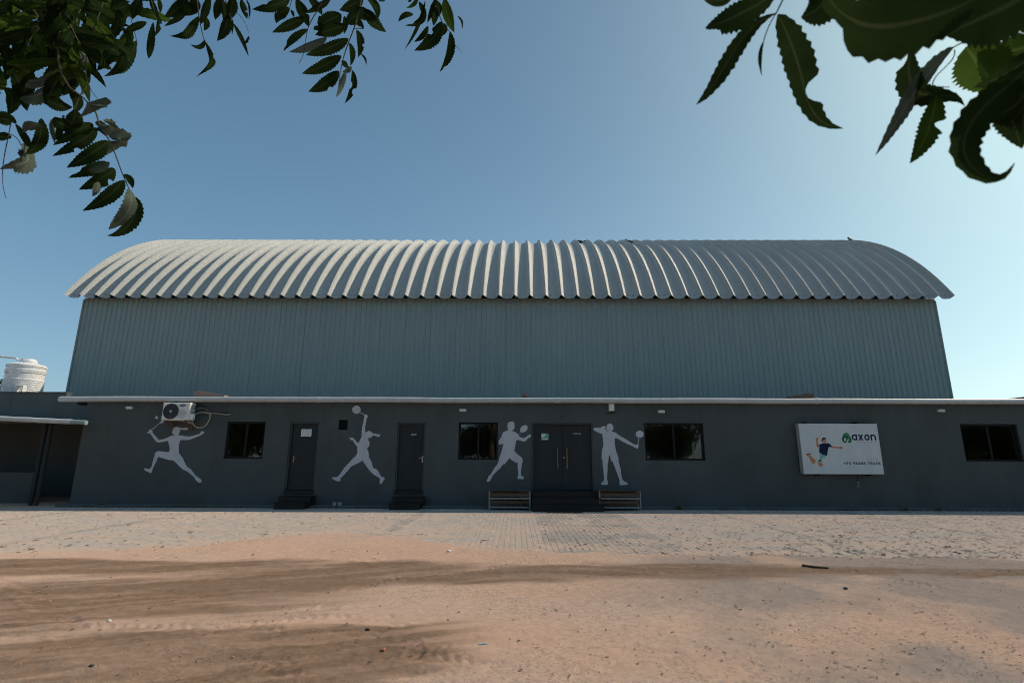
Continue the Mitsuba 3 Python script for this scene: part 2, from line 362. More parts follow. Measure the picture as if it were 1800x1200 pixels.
# arched roof sheets
rxL, rxR = at(117, 522, EY)[0], at(1674, 523, EY)[0]
NR = 57; rp = (rxR-rxL)/NR
su = np.r_[0, .012, .02, .03, .07, .14, .21, .27, .33, .42, .5, .6, .7, .8, .86, .90, .94, .97, .985, 1.]
def rib_h(s):                                             # steeper on the left of the seam than on the right
    a = np.interp(s, [0, .03, .07, .14, .21, .27, .33, .42, .5], [1., .98, .89, .60, .28, .06, -.04, -.11, -.15])
    b = np.interp(1-s, [0, .015, .03, .06, .10, .14, .20, .3, .4, .5], [1., .99, .97, .85, .5, .15, -.01, -.08, -.12, -.15])
    return .165*np.where(s <= .5, a, b)
hs = rib_h(su); hs = hs + np.where(su <= .012, .008, 0)
tt = np.linspace(-A, A, 46)
for i in range(NR):
    x0 = rxL + i*rp; jit = rng.normal(0, .012); rows = []
    n = len(su)
    for t in tt:
        lift = jit*(1 if abs(t) > A-.02 else .0)
        rr = R + hs
        rows.append(np.c_[x0 + su*rp + (0.004 if i % 2 else -.004)*(su > .97), yc + rr*math.sin(t), zc + rr*math.cos(t)])
        if abs(t) > A-.001: rows[-1][:, 1] += np.sign(t)*abs(lift)
    v = np.vstack(rows)
    a = (np.arange(len(tt)-1)[:, None]*n + np.arange(n-1)[None]).ravel()
    f = np.c_[a, a+1, a+n+1, a+n]
    obj('roof_sheet', (v, f), 'roof_metal', hall, smooth=22)
rv = []
for i in range(NR):
    for s in (.30, .40, .62, .72):
        for k, off in enumerate((.16, .22)):
            t = -A + off/R; x = rxL+(i+s)*rp; q = R + np.interp(s, su, hs) + .004
            rv.append((x, yc+q*math.sin(t), zc+q*math.cos(t)))
ico = trimesh.creation.icosphere(subdivisions=0, radius=.014)
obj('rivets', cat(*[trimesh.Trimesh(ico.vertices+np.array(p), ico.faces, process=False) for p in rv[::1]]), 'rivet', hall, kind='stuff')

# ------------------------------------------------------------------ low front building
annex = thing('front_building', 'low dark grey painted front building with painted player silhouettes, doors and windows', 'building')
aL, aR = at(139, 790, W)[0], 27.0
top_z = at(900, 703, W)[2]
def rect_px(x0, y0, x1, y1, Y=W):
    a, b = at(x0, y0, Y), at(x1, y1, Y); return a[0], b[0], min(a[2], b[2]), max(a[2], b[2])
mid = lambda a, b: (a+b)/2
wz1, wz0 = at(990, 742.6, W)[2], at(850, 807.6, W)[2]
wins = [(at(396.3, 773, W)[0], at(464.2, 773, W)[0]), (at(805.7, 775, W)[0], at(875, 775, W)[0]), (at(1133.4, 775, W)[0], at(1238, 775, W)[0]), (at(1692.7, 778, W)[0], at(1793.8, 778, W)[0])]
doors = [(at(504.8, 805, W)[0], at(556.4, 805, W)[0]), (at(695.8, 807, W)[0], at(746.1, 807, W)[0])]
dz0, dz1 = at(525, 867, W)[2], at(525, 741.6, W)[2]
ddx0, ddx1, ddz0, ddz1 = at(934.6, 800, W)[0], at(1043, 800, W)[0], at(985, 861, W)[2], at(985, 742.6, W)[2]
holes = [sbox(x0, wz0, x1, wz1) for x0, x1 in wins] + [sbox(x0, dz0, x1, dz1) for x0, x1 in doors] + [sbox(ddx0, ddz0, ddx1, ddz1)]
v1 = rect_px(132.5, 701.5, 148, 711); v2 = rect_px(595.5, 737.5, 610.5, 755)
holes += [sbox(v1[0], v1[2], v1[1], v1[3]), sbox(v2[0], v2[2], v2[1], v2[3])]
wall_poly = sbox(aL, -.2, aR, top_z)
for h in holes: wall_poly = wall_poly.difference(h)
obj('wall', xz(wall_poly, W, W+.22), 'wall_paint', annex)
obj('wall', bx(aL, aL+.2, W+.221, HW-.05, -.2, top_z), 'wall_paint', annex)
obj('wall', bx(aR-.2, aR, W+.221, HW-.05, -.2, top_z), 'wall_paint', annex)
obj('inner_wall', bx(aL+.21, aR-.21, HW-.25, HW-.06, -.2, top_z), 'wall_paint', annex)
obj('inner_floor', bx(aL+.21, aR-.21, W+.225, HW-.26, -.2, .12), 'plinth_cement', annex)
obj('roof_slab', bx(aL-.02, aR+.02, W-.06, HW-.02, top_z+.002, top_z+.05), 'plinth_cement', annex)
for v in (v1, v2):
    obj('vent_hole', bx(v[0]+.004, v[1]-.004, W+.10, W+.30, v[2]+.004, v[3]-.004), 'black_hole', annex, label='small black square opening in the dark wall')
# coping pipe along the roof edge
gl, gr_ = at(106, 699, W-.18), at(1850, 706.5, W-.18)
gz = at(900, 703.3, W-.18)[2]; grd = .085
xsn = np.linspace(gl[0], aR+.5, 60)
obj('roof_edge_pipe', tube(np.c_[xsn, np.full(60, W-.18), gz+.012*np.array([meshkit.noise(np.array([x*.5, 1., 2.]))-.5 for x in xsn])], grd, 14), 'pipe_paint', annex, smooth=40)
cl = [at(q, 706, W-.18)[0] for q in (560, 980, 1436)]
obj('pipe_joint', cat(*[tube([(c-.05, W-.18, gz), (c+.05, W-.18, gz)], grd+.008, 14) for c in cl]), 'pipe_paint', annex)
obj('plinth', bx(aL-.05, aR, 15.95, W-.002, -.05, .062, .01), 'plinth_cement', annex)

# windows
for i, (x0, x1) in enumerate(wins):
    wk = key(annex, 'window'); g = .006; yo = W+.05
    fr = cat(bx(x0+g, x1-g, yo, yo+.07, wz1-.055, wz1-g), bx(x0+g, x1-g, yo, yo+.07, wz0+g, wz0+.055), bx(x0+g, x0+.055, yo+.001, yo+.069, wz0+.056, wz1-.056), bx(x1-.055, x1-g, yo+.001, yo+.069, wz0+.056, wz1-.056))
    obj('frame', fr, 'window_metal', wk)
    xm = (x0+x1)/2; yq = yo+.02
    obj('mullion', bx(xm-.03, xm+.03, yq, yq+.04, wz0+.056, wz1-.056), 'window_metal', wk)
    for a, b, o in ((x0+.056, xm-.031, .012), (xm+.031, x1-.056, .028)):
        v = np.array([[a, yq+o, wz0+.056], [b, yq+o, wz0+.056], [b, yq+o, wz1-.056], [a, yq+o, wz1-.056]])
        obj('pane', (v, np.array([[0, 1, 2, 3]])), 'pane_glass', wk)
# doors
def on(px, py, Y=W): q = at(px, py, Y); return q[0], q[2]
door_keys = []
for i, (x0, x1) in enumerate(doors):
    dk = key(annex, 'door'); door_keys.append(dk); yo = W+.09
    labels[dk] = {'label': ['dark grey single door with a white notice', 'dark grey single door with a small name plate'][i]}
    obj('frame', cat(bx(x0+.003, x0+.05, W+.03, W+.14, dz0+.10, dz1-.003), bx(x1-.05, x1-.003, W+.03, W+.14, dz0+.10, dz1-.003), bx(x0+.051, x1-.051, W+.03, W+.14, dz1-.05, dz1-.003)), 'door_frame', dk)
    obj('leaf', bx(x0+.053, x1-.053, yo, yo+.045, dz0+.10, dz1-.053, .004), 'door_paint', dk)
    obj('threshold', bx(x0+.003, x1-.003, W-.02, W+.15, dz0-.02, dz0+.09), 'dark_granite', dk)
for dk, hx, hzp, m, side in ((door_keys[0], 515.3, 806.5, 'brass', 1), (door_keys[1], 742.3, 807, 'steel', -1)):
    hx0, hz0 = on(hx, hzp, W+.05); yo = W+.09
    obj('handle', cat(bx(hx0-.02, hx0+.02, yo-.012, yo-.001, hz0-.10, hz0+.10, .004), tube([(hx0, yo-.012, hz0+.03), (hx0, yo-.05, hz0+.03), (hx0+side*.03, yo-.055, hz0+.03), (hx0+side*.11, yo-.055, hz0+.03)], .009, 8)), m, dk)
# double door
dk = key(annex, 'double_door'); labels[dk] = {'label': 'dark double entrance door with long brass pull handles'}
obj('frame', cat(bx(ddx0+.003, ddx0+.05, W-.015, W+.12, ddz0, ddz1-.003), bx(ddx1-.05, ddx1-.003, W-.015, W+.12, ddz0, ddz1-.003), bx(ddx0+.051, ddx1-.051, W-.015, W+.12, ddz1-.05, ddz1-.003)), 'door_frame', dk)
xm = (ddx0+ddx1)/2
for a, b in ((ddx0+.053, xm-.004), (xm+.004, ddx1-.053)):
    lf = obj('leaf', bx(a, b, W+.04, W+.085, ddz0+.012, ddz1-.053, .004), 'door_paint', dk)
for hx in (980, 996.2):
    x, z1 = on(hx, 787, W); _, z0 = on(hx, 823, W)
    obj('pull_handle', cat(tube([(x, W-.02, z0), (x, W-.02, z1)], .013, 10), tube([(x, W-.02, z0+.08), (x, W+.04, z0+.08)], .011, 8), tube([(x, W-.02, z1-.08), (x, W+.04, z1-.08)], .011, 8)), 'brass', dk, smooth=40)
x, z = on(990.4, 804, W+.04); obj('lock', tube([(x+.012, W+.025, z), (x+.012, W+.041, z)], .022, 12), 'steel', dk)
def plate(name, mesh, m, label, catg): return single(name, mesh, m, label, catg)
# notices fixed to the doors
x0, x1, z0, z1 = rect_px(530, 754, 547, 767, W+.086)
nk = thing('paper_notice', 'white paper notice taped to the upper part of the left single door', 'notice')
obj('sheet', bx(x0, x1, W+.085, W+.088, z0, z1), 'paper', nk)
dash = []
for r in range(6):
    zz = z1-.04-r*(z1-z0-.07)/5; xx = x0+.03
    while xx < x1-.05:
        w = rng.uniform(.015, .05); dash.append(bx(xx, min(xx+w, x1-.03), W+.0840, W+.0845, zz-.006, zz+.006)); xx += w+.012
obj('small_print', cat(*dash), 'ink_grey', nk)
x0, x1, z0, z1 = rect_px(722, 761, 732.5, 766, W+.086)
nk = thing('name_plate', 'tiny grey name plate on the plain single door beside the black window', 'plate')
obj('plate', bx(x0, x1, W+.084, W+.088, z0, z1), 'plate_black', nk)
obj('small_print', cat(*[bx(x0+.02+i*.034, x0+.045+i*.034, W+.083, W+.0835, (z0+z1)/2-.012, (z0+z1)/2+.012) for i in range(5)]), 'paper', nk)
x0, x1, z0, z1 = rect_px(951, 761.5, 964.5, 773, W+.036)
nk = thing('green_sticker', 'pale green square sticker on the left leaf of the double door', 'sticker')
obj('sheet', bx(x0, x1, W+.036, W+.039, z0, z1), 'sticker_green', nk)
ww, hh = x1-x0, z1-z0
obj('white_print', xz(Polygon([(x0+.1*ww, z0+.35*hh), (x0+.5*ww, z0+.55*hh), (x0+.62*ww, z0+.95*hh), (x0+.1*ww, z0+.95*hh)]), W+.0345, W+.0350), 'paper', nk)
obj('lower_print', bx(x0+.2*ww, x0+.85*ww, W+.0345, W+.0350, z0+.08*hh, z0+.22*hh), 'paper', nk)
x0, x1, z0, z1 = rect_px(1005, 758.5, 1024, 764.8, W+.036)
nk = thing('door_plate', 'black rectangular plate on the right leaf of the double door', 'plate')
obj('plate', bx(x0, x1, W+.034, W+.039, z0, z1), 'plate_black', nk)
obj('small_print', cat(*[bx(x0+.05+i*.05, x0+.085+i*.05, W+.0325, W+.033, (z0+z1)/2-.018, (z0+z1)/2+.014) for i in range(5)]), 'ink_grey', nk)
x, z = on(989, 731.5); single('round_sensor', tube([(x, W-.03, z), (x, W-.001, z)], .028, 12), 'plate_black', 'tiny dark round sensor on the wall above the double door', 'sensor')

# painted player silhouettes on the wall
def trace(org, sc, pts, Y=W): return Polygon([on(org[0]+x/sc, org[1]+y/sc, Y) for x, y in pts]).buffer(0)
def oval(org, sc, cx, cy, rx, ry, ang=0., Y=W):
    a = math.radians(ang); th = np.linspace(0, 2*np.pi, 40, endpoint=False)
    return trace(org, sc, [(cx + rx*math.cos(t)*math.cos(a) - ry*math.sin(t)*math.sin(a), cy + rx*math.cos(t)*math.sin(a) + ry*math.sin(t)*math.cos(a)) for t in th], Y)
def stroke(org, sc, pts, w, Y=W): return LineString([on(org[0]+x/sc, org[1]+y/sc, Y) for x, y in pts]).buffer(w/2/sc/56., cap_style=2)
def soften(g, r=.012): return g.buffer(r).buffer(-2*r).buffer(r)
O, S = (240, 700), 7.5
f1 = unary_union([trace(O, S, [(475,400),(490,382),(520,375),(555,378),(575,395),(577,430),(562,460),(552,484),(590,485),(650,498),(710,500),(780,482),(835,465),(848,450),(850,425),(860,440),(868,425),(878,440),(893,430),(890,445),(898,458),(870,462),(860,480),(835,490),(780,512),(725,535),(680,548),(620,546),(575,550),(560,610),(555,670),(560,720),(600,770),(640,850),(665,900),(710,925),(745,970),(780,1020),(810,1025),(815,1045),(840,1055),(858,1075),(855,1100),(835,1113),(800,1095),(775,1065),(765,1040),(720,1000),(660,955),(600,928),(540,865),(490,818),(420,808),(340,785),(282,768),(262,830),(235,885),(210,930),(203,975),(185,985),(160,970),(125,955),(95,928),(110,918),(150,930),(185,920),(205,880),(215,830),(235,765),(245,720),(265,700),(290,692),(350,700),(427,706),(432,700),(440,660),(435,630),(422,590),(415,556),(350,572),(285,582),(255,565),(215,510),(180,460),(165,455),(150,465),(142,450),(165,430),(170,415),(185,405),(205,420),(215,455),(260,505),(295,545),(360,535),(410,515),(450,492),(500,484),(502,470),(478,468),(470,455),(476,440)]),
    trace(O, S, [(565,385),(610,392),(660,382),(690,388),(668,398),(686,404),(650,418),(610,412),(565,405)])])
r1 = unary_union([stroke(O, S, [(190, 425), (312, 318)], 8), trace(O, S, [(300,325),(332,285),(356,300),(350,320),(320,330)]), oval(O, S, 395, 245, 72, 55, -38)])
s1 = trace(O, S, [(240,264),(262,222),(280,240),(285,272)])
O, S = (575, 700), 7.5
f2 = unary_union([trace(O, S, [(487,215),(515,208),(530,220),(540,245),(522,260),(516,300),(508,345),(500,385),(503,430),(512,470),(525,505),(540,530),(548,562),(560,575),(557,610),(550,640),(525,648),(535,680),(548,720),(550,770),(575,815),(595,870),(608,918),(650,928),(665,945),(690,990),(715,1030),(745,1035),(762,1048),(745,1080),(720,1120),(700,1130),(693,1115),(697,1050),(660,1030),(610,1000),(580,970),(545,930),(510,880),(470,818),(400,855),(320,893),(280,940),(220,1010),(178,1048),(175,1070),(165,1095),(130,1088),(68,1058),(68,1035),(95,1038),(125,1035),(140,1030),(175,990),(230,910),(290,845),(340,790),(390,745),(400,690),(398,640),(375,610),(350,570),(335,548),(315,548),(298,530),(292,510),(325,518),(350,520),(375,555),(410,590),(430,555),(455,510),(455,460),(462,380),(480,300),(490,250)]),
    oval(O, S, 555, 474, 47, 46), trace(O, S, [(595,466),(620,460),(650,462),(680,475),(718,470),(690,486),(702,500),(670,508),(640,495),(600,484)])])
r2 = unary_union([oval(O, S, 387, 148, 56, 54), stroke(O, S, [(420, 176), (492, 216)], 9)])
O, S = (845, 730), 9.23
f3 = trace(O, S, [(430,165),(440,125),(470,100),(510,97),(545,108),(546,165),(550,190),(540,220),(525,238),(505,232),(505,250),(560,268),(600,295),(625,335),(660,360),(705,365),(740,345),(775,318),(795,302),(812,315),(818,345),(800,355),(770,362),(735,405),(705,422),(660,412),(612,395),(580,400),(570,430),(560,490),(550,540),(545,575),(590,620),(650,665),(675,700),(680,725),(668,790),(655,870),(650,960),(670,978),(695,995),(705,1025),(660,1028),(595,1025),(600,990),(612,960),(605,880),(597,800),(605,775),(570,755),(550,755),(510,725),(465,690),(425,740),(392,788),(368,785),(320,850),(290,875),(230,935),(190,975),(180,1010),(160,1045),(135,1072),(105,1075),(97,1050),(115,1020),(125,980),(165,955),(175,930),(220,855),(265,800),(290,740),(310,665),(325,620),(345,560),(360,490),(372,455),(330,468),(297,465),(290,440),(300,395),(335,350),(345,310),(365,270),(400,252),(440,245),(443,215)])
r3 = unary_union([oval(O, S, 700, 215, 70, 50, -42), stroke(O, S, [(655, 268), (612, 315)], 9)])
O, S = (1030, 700), 7.5
f4 = unary_union([trace(O, S, [(92,408),(110,388),(150,383),(210,390),(240,402),(275,412),(280,437),(345,438),(395,450),(430,480),(480,512),(540,545),(600,585),(640,605),(670,612),(682,598),(695,615),(690,640),(680,662),(655,655),(610,625),(550,600),(500,578),(440,540),(405,525),(378,525),(380,590),(388,650),(400,700),(420,755),(432,790),(425,805),(440,870),(457,930),(465,1000),(480,1070),(505,1088),(545,1110),(550,1135),(500,1140),(448,1142),(440,1110),(445,1080),(425,1020),(400,960),(375,890),(350,825),(335,830),(315,750),(303,750),(298,800),(285,870),(283,940),(278,1010),(280,1070),(292,1105),(290,1135),(240,1138),(198,1135),(205,1110),(235,1085),(240,1040),(230,960),(222,880),(218,815),(208,800),(208,700),(218,660),(228,620),(225,540),(215,468),(180,458),(140,440)]),
    oval(O, S, 315, 385, 46, 56), oval(O, S, 232, 384, 30, 20)])
r4 = unary_union([oval(O, S, 708, 470, 52, 48), stroke(O, S, [(700, 515), (683, 605)], 7)])
murals = [(f1, r1, s1, 'painted pale silhouette of a leaping woman with ponytail and raised racket below the air conditioner'), (f2, r2, None, 'painted pale silhouette of a ponytailed woman jumping with racket overhead'),
          (f3, r3, None, 'painted pale silhouette of a lunging man with racket left of the double door'), (f4, r4, None, 'painted pale silhouette of a standing man with outstretched racket right of the double door')]
for f, r, s, lab in murals:
    mk = key(annex, 'painted_player'); labels[mk] = {'label': lab}
    obj('figure', xz(soften(f, .006), W-.004, W+.001), 'mural_paint', mk)
    obj('racket', xz(r.difference(f.buffer(.002)), W-.004, W+.001), 'mural_paint', mk)
    if s is not None: obj('shuttlecock', xz(s, W-.004, W+.001), 'mural_paint', mk)

# ------------------------------------------------------------------ steps and shoe racks at the doors
def step_stack(lab, x0s, tops, fronts, m='dark_granite'):
    t = thing('entrance_steps', lab, 'steps')
    for (a, b), z1, yf, yb_ in zip(x0s, tops, fronts, [W-.003]*len(tops)):
        obj('step', bx(a, b, yf, yb_ - .0, -.03, z1-.03), m, t)
        obj('tread', bx(a-.015, b+.015, yf-.03, yb_-.001, z1-.029, z1, .006), m, t)
    return t
def zof(px, py, Y): return at(px, py, Y)[2]
xa, xb = at(486.5, 880, 15.8)[0], at(545, 880, 15.8)[0]
step_stack('two dark stone steps under the single door with white notice', [(at(488, 880, 15.9)[0], at(543.5, 880, 15.9)[0]), (at(481.5, 890, 15.55)[0], at(534.5, 890, 15.55)[0])], [zof(515, 870.6, W-.1), zof(510, 883, 15.55)], [15.93, 15.55])
step_stack('two dark stone steps under the right single door', [(at(689, 880, 15.9)[0], at(742.5, 880, 15.9)[0]), (at(684, 890, 15.55)[0], at(736, 890, 15.55)[0])], [zof(720, 872, W-.1), zof(715, 884.5, 15.55)], [15.93, 15.55])
cx0, cx1 = at(935.5, 880, 15.9)[0], at(1050.5, 880, 15.9)[0]
hz3 = ddz0
step_stack('three wide black granite steps before the double door', [(cx0, cx1), (cx0-.012, cx1+.03), (cx0-.02, cx1+.08)], [hz3, hz3*.66, hz3*.33], [15.85, 15.55, 15.25])
x0, x1 = at(961, 897, 15.1)[0], at(1023, 897, 15.1)[0]
single('door_mat', bx(x0, x1, 14.78, 15.20, .001, .018, .004), 'rubber', 'thin black door mat on the paving before the wide black steps', 'mat')
def shoe_rack(px0, px1, lab):
    t = thing('shoe_rack', lab, 'rack', 'shoe racks beside the entrance steps')
    yf, ybk = 15.55, 15.90
    x0, x1 = at(px0, 878, yf)[0], at(px1, 878, yf)[0]
    zt = zof((px0+px1)/2, 862.5, yf); zb = .062
    for x in (x0, x1-.03):
        obj('post', bx(x, x+.03, yf, yf+.03, 0.0, zt), 'rack_metal', t); obj('post', bx(x, x+.03, ybk-.03, ybk, 0.0, zt), 'rack_metal', t)
    for fr, nm in ((.0, 'lower_shelf'), (.52, 'upper_shelf')):
        z = .07 + fr*(zt-.07)
        obj(nm, bx(x0+.031, x1-.031, yf+.02, ybk-.02, z, z+.02), 'rack_board', t)
        obj('rail', bx(x0+.031, x1-.031, yf-.002, yf+.018, z-.004, z+.034), 'rack_metal', t)
    obj('top_board', bx(x0-.02, x1+.02, yf-.03, ybk, zt+.001, zt+.03, .004), 'rack_dark', t)
    obj('back_panel', bx(x0+.031, x1-.031, ybk-.018, ybk-.006, .10, zt-.02), 'rack_board', t)
    obj('back_panel', bx(x0+.031, x1-.031, yf+.16, yf+.172, .08+.25*(zt-.07)*0+.10, .07+.40*(zt-.07)), 'rack_board', t)
    obj('back_panel', bx(x0+.031, x1-.031, yf+.16, yf+.172, .07+.62*(zt-.07), zt-.07), 'rack_board', t)
shoe_rack(859, 932.5, 'low brown shelved rack left of the black entrance steps'); shoe_rack(1053.5, 1127, 'low brown shelved rack right of the black entrance steps')

# ------------------------------------------------------------------ fittings on the wall
for i, (px, py, lab) in enumerate([(226.5, 716.3, 'white bulkhead light high on the wall left of the air conditioner'), (813.3, 720.6, 'white bulkhead light above the window beside the lunging silhouette'),
                                   (1163, 723, 'white bulkhead light above the wide window right of the entrance'), (1655.5, 721.5, 'white bulkhead light near the rightmost window')]):
    t = thing('wall_light', lab, 'lamp', 'bulkhead lights on the front wall'); x, z = on(px, py, W-.06)
    obj('base', bx(x-.115, x+.115, W-.025, W-.001, z-.05, z+.05, .008), 'ac_grey', t)
    obj('cover', bx(x-.10, x+.10, W-.085, W-.026, z-.042, z+.042, .02), 'lamp_plastic', t)
t = thing('junction_box', 'white upright box with cables under the roof edge above the standing silhouette', 'box')
x0, x1, z0, z1 = rect_px(1070.5, 709.2, 1080, 722, W-.1)
obj('case', bx(x0, x1, W-.11, W-.001, z0, z1, .008), 'ac_white', t)
for dx, dxx in ((.03, -.10), (.08, .01), (.13, .09)):
    obj('cable', tube(curve([(x0+dx, W-.05, z0+.01), (x0+dx+.02, W-.05, z0-.04), (x0+dx+dxx, W-.03, z0-.07), (x0+dx+dxx*1.2, W+.01, z0-.05)], 10), .012, 6), 'cable_black', t)

# air conditioner
O, S = (240, 700), 7.5
t = thing('air_conditioner', 'white outdoor air conditioner unit with round fan grille on the left wall', 'air conditioner')
yf, ybk = W-.42, W-.14
def acp(x, y, Y=yf): return on(O[0]+x/S, O[1]+y/S, Y)
xl, zt_ = acp(355, 53); xr, zb_ = acp(683, 288)
obj('casing', bx(xl, xr, yf, ybk, zb_, zt_, .018), 'ac_white', t)
fx, fz = acp(455, 170); fr_ = .225
obj('fan_recess', tube([(fx, yf-.004, fz), (fx, yf+.003, fz)], fr_, 48), 'ac_dark', t)
rings = []
for r in np.linspace(.05, fr_+.004, 9):
    th = np.linspace(0, 2*np.pi, 49); rings.append(tube(np.c_[fx+r*np.cos(th), np.full(49, yf-.014), fz+r*np.sin(th)], .0032 if r < fr_ else .009, 5, caps=False))
for a in np.arange(0, 360, 30):
    c, s = math.cos(math.radians(a)), math.sin(math.radians(a)); rings.append(tube([(fx+.03*c, yf-.012, fz+.03*s), (fx+fr_*c, yf-.012, fz+fr_*s)], .0028, 5))
obj('fan_grille', cat(*rings), 'ac_dark', t)
obj('fan_hub', tube([(fx, yf-.022, fz), (fx, yf-.004, fz)], .045, 20), 'ac_grey', t)
gx, gz_ = acp(600, 205); sl = []
for i in range(9):
    zz = gz_-.15+i*.036; hw = math.sqrt(max(.15**2-(zz-gz_)**2, 0))
    if hw > .03: sl.append(bx(gx-hw, gx+hw*.9, yf-.005, yf+.002, zz-.009, zz+.009))
obj('side_louvre', cat(*sl), 'ac_grey', t)
bxx, bz = acp(610, 93); th = np.linspace(0, 2*np.pi, 28, endpoint=False)
bk = obj('badge', xz(Polygon([(bxx+.098*math.cos(a), bz+.042*math.sin(a)) for a in th]), yf-.006, yf+.001), 'badge_blue', t, label='dark blue oval badge')
obj('print', cat(*[bx(bxx-.06+i*.018, bxx-.06+i*.018+.011, yf-.0075, yf-.007, bz-.009, bz+.009) for i in range(7)]), 'paper', bk)
obj('side_panel', cat(bx(xr-.001, xr+.008, yf+.04, ybk-.03, zb_+.15, zb_+.30), bx(xr-.001, xr+.008, yf+.04, ybk-.03, zb_+.32, zt_-.06)), 'ac_grey', t)
vx, vz = acp(712, 243, yf+.1)
obj('valve_cover', bx(xr+.001, xr+.10, yf+.02, yf+.16, vz-.085, vz+.085, .012), 'white_plastic', t)
for bxp in (xl+.12, xr-.12):
    obj('bracket', cat(bx(bxp-.02, bxp+.02, yf+.0, W-.002, zb_-.04, zb_-.001), bx(bxp-.02, bxp+.02, W-.03, W-.001, zb_-.28, zb_-.041), tube([(bxp, yf+.03, zb_-.04), (bxp, W-.03, zb_-.24)], .014, 6)), 'rust', t)
def wp(x, y, off=.05): a = acp(x, y, W-off); return (a[0], W-off, a[1])
obj('drain_bar', tube([wp(590, 292, .3), wp(660, 308, .3), wp(722, 326, .28)], .022, 8), 'pipe_wrap', t)
obj('wrapped_pipe', tube(curve([wp(745, 240, .25), wp(733, 290, .15), wp(745, 335, .08), wp(775, 370, .06), wp(840, 386, .05), wp(900, 368, .05), wp(945, 310, .05), wp(970, 245, .05), wp(962, 205, .05), wp(920, 188, .07), wp(840, 187, .07), wp(790, 200, .10), wp(750, 235, .2)], 60), .021, 8), 'pipe_wrap', t, smooth=True)
obj('wrapped_pipe', tube(curve([wp(880, 187, .045), wp(985, 194, .04), wp(1100, 203, .04), wp(1225, 210, .04), wp(1250, 200, -.02)], 30), .018, 8), 'pipe_wrap', t, smooth=True)
obj('cable', tube(curve([wp(752, 190, .2), wp(785, 150, .08), wp(830, 127, .05), wp(890, 130, .05), wp(935, 155, .05), wp(975, 195, .04), wp(985, 240, .04)], 40), .010, 6), 'pipe_wrap', t, smooth=True)
obj('cable', tube(curve([wp(748, 130, .25), wp(800, 100, .06), wp(880, 105, .04), wp(950, 165, .03), wp(1010, 185, .03), wp(1230, 195, .03), wp(1255, 200, -.01)], 40), .009, 6), 'cable_black', t, smooth=True)
x, z = acp(1246, 200, W); obj('wall_seal', tube([(x, W-.012, z), (x, W+.001, z)], [.05, .06], 14), 'plinth_cement', t)

# ------------------------------------------------------------------ lit-box sign with the player and the phone number
O, S = (1370, 720), 7.826; SY = W-.24
t = thing('wall_sign', 'white box sign with a jumping player, green logo and navy axon lettering', 'sign')
def sg(x, y): return on(O[0]+x/S, O[1]+y/S, SY)
sx0, sz1 = mid(sg(258, 188)[0], sg(340, 885)[0]), sg(800, 188)[1]; sx1, sz0 = mid(sg(1340, 188)[0], sg(1445, 885)[0]), sg(890, 885)[1]
obj('box', bx(sx0, sx1, SY+.012, W-.05, sz0, sz1, .004), 'sign_side', t)
obj('face', bx(sx0+.004, sx1-.004, SY, SY+.0115, sz0+.004, sz1-.004), 'sign_white', t)
for px, z in ((375, sz1), (1075, sz1), (555, sz0-.05), (1268, sz0-.05)):
    x = sg(px, 188 if z == sz1 else 885)[0]; obj('bracket', bx(x-.04, x+.04, W-.2, W-.001, z+.001, z+.049), 'window_metal', t)
# printed matter: each print a thin sheet on the face (2 mm)
def pr(name, poly, m, parent, lay=1): return obj(name, xz(poly, SY-.0015*lay, SY-.0015*lay+.001), m, parent)
def tr(pts): return Polygon([sg(*q) for q in pts]).buffer(0)
pk = key(t, 'printed_player'); labels[pk] = {'label': 'printed jumping player in navy shirt swinging a racket'}
ring = lambda cx, cy, rx, ry, w: (lambda o: o.difference(o.buffer(-w)))(Polygon([sg(cx+rx*math.cos(a), cy+ry*math.sin(a)) for a in np.linspace(0, 2*np.pi, 36, endpoint=False)]))
pr('racket', unary_union([ring(605, 290, 34, 42, .008), LineString([sg(588, 325), sg(545, 375)]).buffer(.006)]), 'ink_grey', pk)
pr('arm', tr([(515,375),(525,382),(538,378),(536,400),(528,425),(530,455),(545,490),(552,515),(525,520),(508,490),(505,450),(505,420),(498,395)]), 'ink_skin', pk)
pr('arm', tr([(705,495),(770,505),(820,508),(850,505),(880,515),(870,530),(850,542),(815,530),(760,525),(708,518)]), 'ink_skin', pk)
pr('face', tr([(588,410),(610,395),(640,398),(648,425),(640,445),(625,460),(600,455)]), 'ink_skin', pk)
pr('hair', tr([(580,430),(580,400),(595,382),(620,378),(640,390),(645,402),(615,402),(600,412),(595,438)]), 'ink_hair', pk, 2)
pr('shirt', tr([(595,460),(640,460),(660,455),(695,470),(720,495),(705,515),(685,505),(672,530),(662,580),(655,632),(610,620),(550,588),(546,540),(556,505),(540,495),(545,480)]), 'ink_navy', pk, 2)
pr('shorts', tr([(548,590),(610,618),(642,632),(625,660),(590,665),(580,690),(578,715),(550,715),(520,705),(545,688),(560,655),(552,620)]), 'ink_mint', pk)
pr('short_hem', tr([(530,700),(560,685),(575,690),(578,718),(545,712)]), 'ink_green', pk, 2)
pr('leg', tr([(370,620),(400,600),(435,605),(430,625),(450,650),(485,680),(500,700),(495,725),(460,750),(445,730),(425,690),(410,655)]), 'ink_skin', pk)
pr('leg', tr([(515,712),(545,722),(578,728),(603,748),(585,775),(560,782),(540,760)]), 'ink_skin', pk)
pr('shoe', tr([(368,612),(382,598),(440,598),(438,615),(400,612),(380,625)]), 'ink_shoe', pk, 2)
lk = key(t, 'logo'); labels[lk] = {'label': 'green looped logo mark'}
blob = tr([(868,432),(858,405),(866,370),(882,335),(905,317),(930,315),(950,328),(965,358),(985,388),(994,412),(990,440),(972,456),(950,452),(936,434),(928,440),(915,452),(893,456)]).buffer(.01).buffer(-.01)
